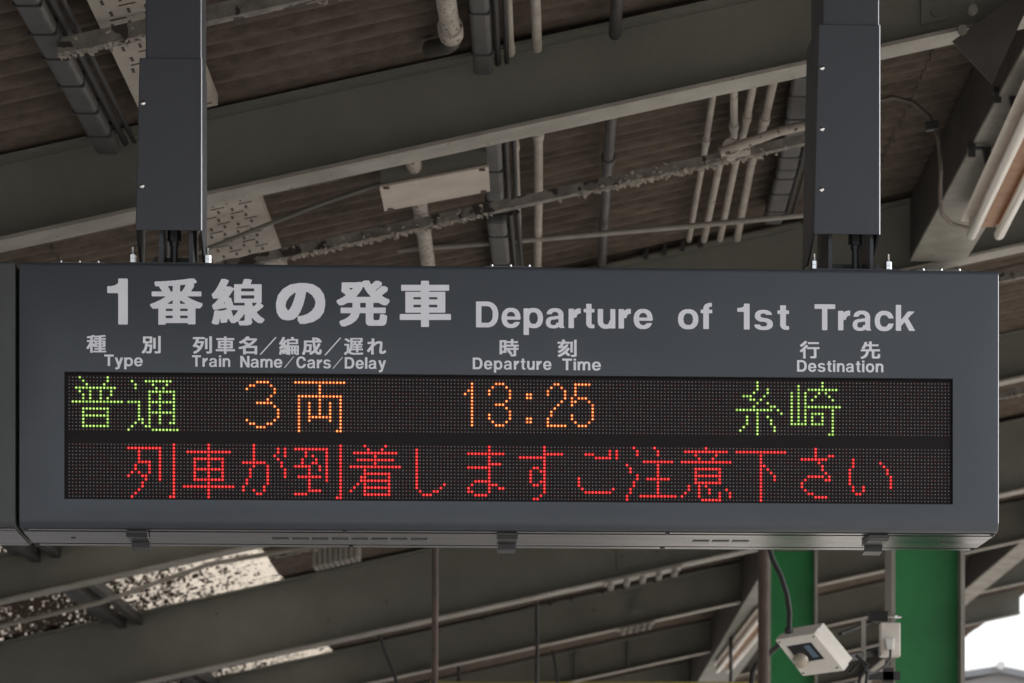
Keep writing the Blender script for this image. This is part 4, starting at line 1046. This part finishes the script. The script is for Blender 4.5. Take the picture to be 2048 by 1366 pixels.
# ------------------------------------------------------------------ hanging posts
def post(pxl, pxr, cxl_top, cxl_bot, cxr, cov_top, cov_bot, label, screws, studs, plates, top_h, flip=1):
    v0, v1 = 0.045, 0.285
    t = thing('hanger_post', label, 'post', (0, Y0, EYE), YAW, group='posts carrying the departure board')
    ua, _ = uz(pxl, 100, v0); ub, _ = uz(pxr, 100, v0)
    _, zc_t = uz(pxr, cov_top, v0); _, zc_b = uz(pxr, cov_bot, v0)
    m = MB(); m.box((ua, v0, zc_t - 0.05), (ub, v1, top_h)); o = m.build('upper_channel', M['post'], t); bv = o.modifiers.new('b', 'BEVEL'); bv.width = 0.004; bv.segments = 3
    # lower cover: a folded sheet, open behind, slightly flared
    w = 0.0022; g_ = 0.004
    w = 0.005; uL0, _ = uz(cxl_top, cov_top, v0 - 0.004); uL1, _ = uz(cxl_bot, cov_bot, v0 - 0.004); uR, _ = uz(cxr, 300, v0 - 0.004)
    f0 = v0 - 0.006
    m = MB()
    m.hexa([(uL1, f0, zc_b), (uR, f0, zc_b), (uR, f0 + w, zc_b), (uL1, f0 + w, zc_b), (uL0, f0, zc_t), (uR, f0, zc_t), (uR, f0 + w, zc_t), (uL0, f0 + w, zc_t)])
    o = m.build('front_cover', M['post'], t); bv = o.modifiers.new('b', 'BEVEL'); bv.width = 0.0024; bv.segments = 3
    m = MB(); m.tube([(uR - 0.0006, f0 + 0.001, zc_b), (uR - 0.0006, f0 + 0.001, zc_t)], 0.0022, 10); m.build('cover_edge', M['alu'], t, True)  # highlight line of the right edge, added as a bright strip
    m = MB(); m.tube([(ub - 0.0006, v0 + 0.001, zc_t + 0.001), (ub - 0.0006, v0 + 0.001, top_h)], 0.0018, 10); m.build('channel_edge', M['alu'], t, True)  # same added highlight strip, on the upper channel
    for (a0, a1, s) in ((uL0, uL1, 1), (uR, uR, -1)):
        zz = zc_b - 0.055
        m = MB(); P = [(a1, f0 + w + .0002, zc_b), (a1 + s * 0.016, v1 - 0.12, zz), (a1 + s * 0.0, v1, zz), (a0, v1, zc_t), (a0, f0 + w + .0002, zc_t)]
        P = [(a1, f0 + w + .0002, zc_b), (a1, v1 - 0.10, zz), (a1, v1, zz), (a0, v1, zc_t), (a0, f0 + w + .0002, zc_t)]
        Q = [(x + s * w, y_, z_) for x, y_, z_ in P]
        m.add(P + Q, [(0, 1, 2, 3, 4), (9, 8, 7, 6, 5)] + [(k, k + 5, (k + 1) % 5 + 5, (k + 1) % 5) for k in range(5)])
        m.build('side_cover', M['post'], t)
    for sx, sy in screws:
        u, z = uz(sx, sy, f0); m = MB(); m.tube([(u, f0 - 0.0002, z), (u, f0 - 0.002, z), (u, f0 - 0.0042, z)], [0.0068, 0.0062, 0.0025], 12); m.build('screw', M['chrome'], t, True)
    # bracket between post and board
    for a, b in plates:
        pa_, _ = uz(a, 500, 0.07); pb_, _ = uz(b, 500, 0.07)
        m = MB(); m.box((pa_, 0.07, ZT + 0.0), (pb_, 0.30, zc_b + 0.10)); m.build('bracket_plate', M['post'], t)
    p0, _ = uz(plates[0][1], 500, 0.2); p1, _ = uz(plates[1][0], 500, 0.2)
    m = MB(); m.box((p0 + .0005, 0.16, ZT + 0.032), (p1 - .0005, 0.168, zc_b + 0.09)) if False else m.box((p0 + .0005, 0.20, ZT + 0.034), (p1 - .0005, 0.21, ZT + 0.055)); m.build('cross_plate', M['darkmetal'], t)
    mid = (p0 + p1) / 2
    m = MB(); m.tube([(mid, 0.12, ZT - 0.001), (mid, 0.12, zc_b + 0.1)], 0.0095, 14); m.build('cable_conduit', M['darkmetal'], t, True)
    m = MB(); m.tube([(mid, 0.12, zc_b - 0.012), (mid, 0.12, zc_b + 0.03)], 0.018, 6); m.build('gland_nut', M['darkmetal'], t)
    m = MB(); m.tube([(mid, 0.12, zc_b - 0.024), (mid, 0.12, zc_b - 0.0125)], 0.013, 14); m.build('gland_thread', M['darkmetal'], t, True)
    for (a, sgn) in ((plates[0][0], -1), (plates[1][1], 1)):
        q, _ = uz(a, 500, 0.25)
        m = MB(); m.prism([(q, ZT), (q + sgn * 0.038, ZT), (q + sgn * 0.036, ZT + 0.018), (q + sgn * 0.004, ZT + 0.058), (q, ZT + 0.058)], 0.2, 0.206); m.build('gusset', M['post'], t)
    m = MB(); a, _ = uz(studs[0] - 12, 500, 0.12); b, _ = uz(studs[1] + 12, 500, 0.12); m.box((a, 0.013, ZT + 0.0002), (b, 0.28, ZT + 0.004)); m.build('base_plate', M['darkmetal'], t)
    SV = 0.024
    for k, sx in enumerate(studs):
        u, _ = uz(sx, 505, SV)
        m = MB(); rr = []; zz = []
        z = ZT + 0.004
        while z < ZT + 0.045:
            zz += [(u, SV, z), (u, SV, z + 0.0012)]; rr += [0.0046, 0.0037]; z += 0.0024
        m.tube(zz, rr, 10); s_ = m.build('stud', M['chrome'], t, True)
        m = MB(); m.tube([(u, SV, ZT + 0.0045), (u, SV, ZT + 0.014)], 0.0098, 6); m.build('nut', M['chrome'], t)
        m = MB(); m.tube([(u, SV, ZT + 0.0148), (u, SV, ZT + 0.0245)], 0.0098, 6); m.build('nut', M['chrome'], t)
    return t
post(291, 402, 279, 271, 403, 118, 462, 'dark grey post carrying the left half of the board, cover with two screws', [(286, 206), (284, 372)], (265, 415), ((318, 327), (378, 386)), 3.05)
post(1645.5, 1757, 1637, 1627, 1759, 51, 470, 'dark grey post carrying the right half of the board, cover with three screws', [(1644, 136), (1644, 258), (1643, 379)], (1628, 1776), ((1657, 1664), (1740, 1747)), 3.55)

for o in bpy.data.objects:
    if 'o_' in o: del o['o_']
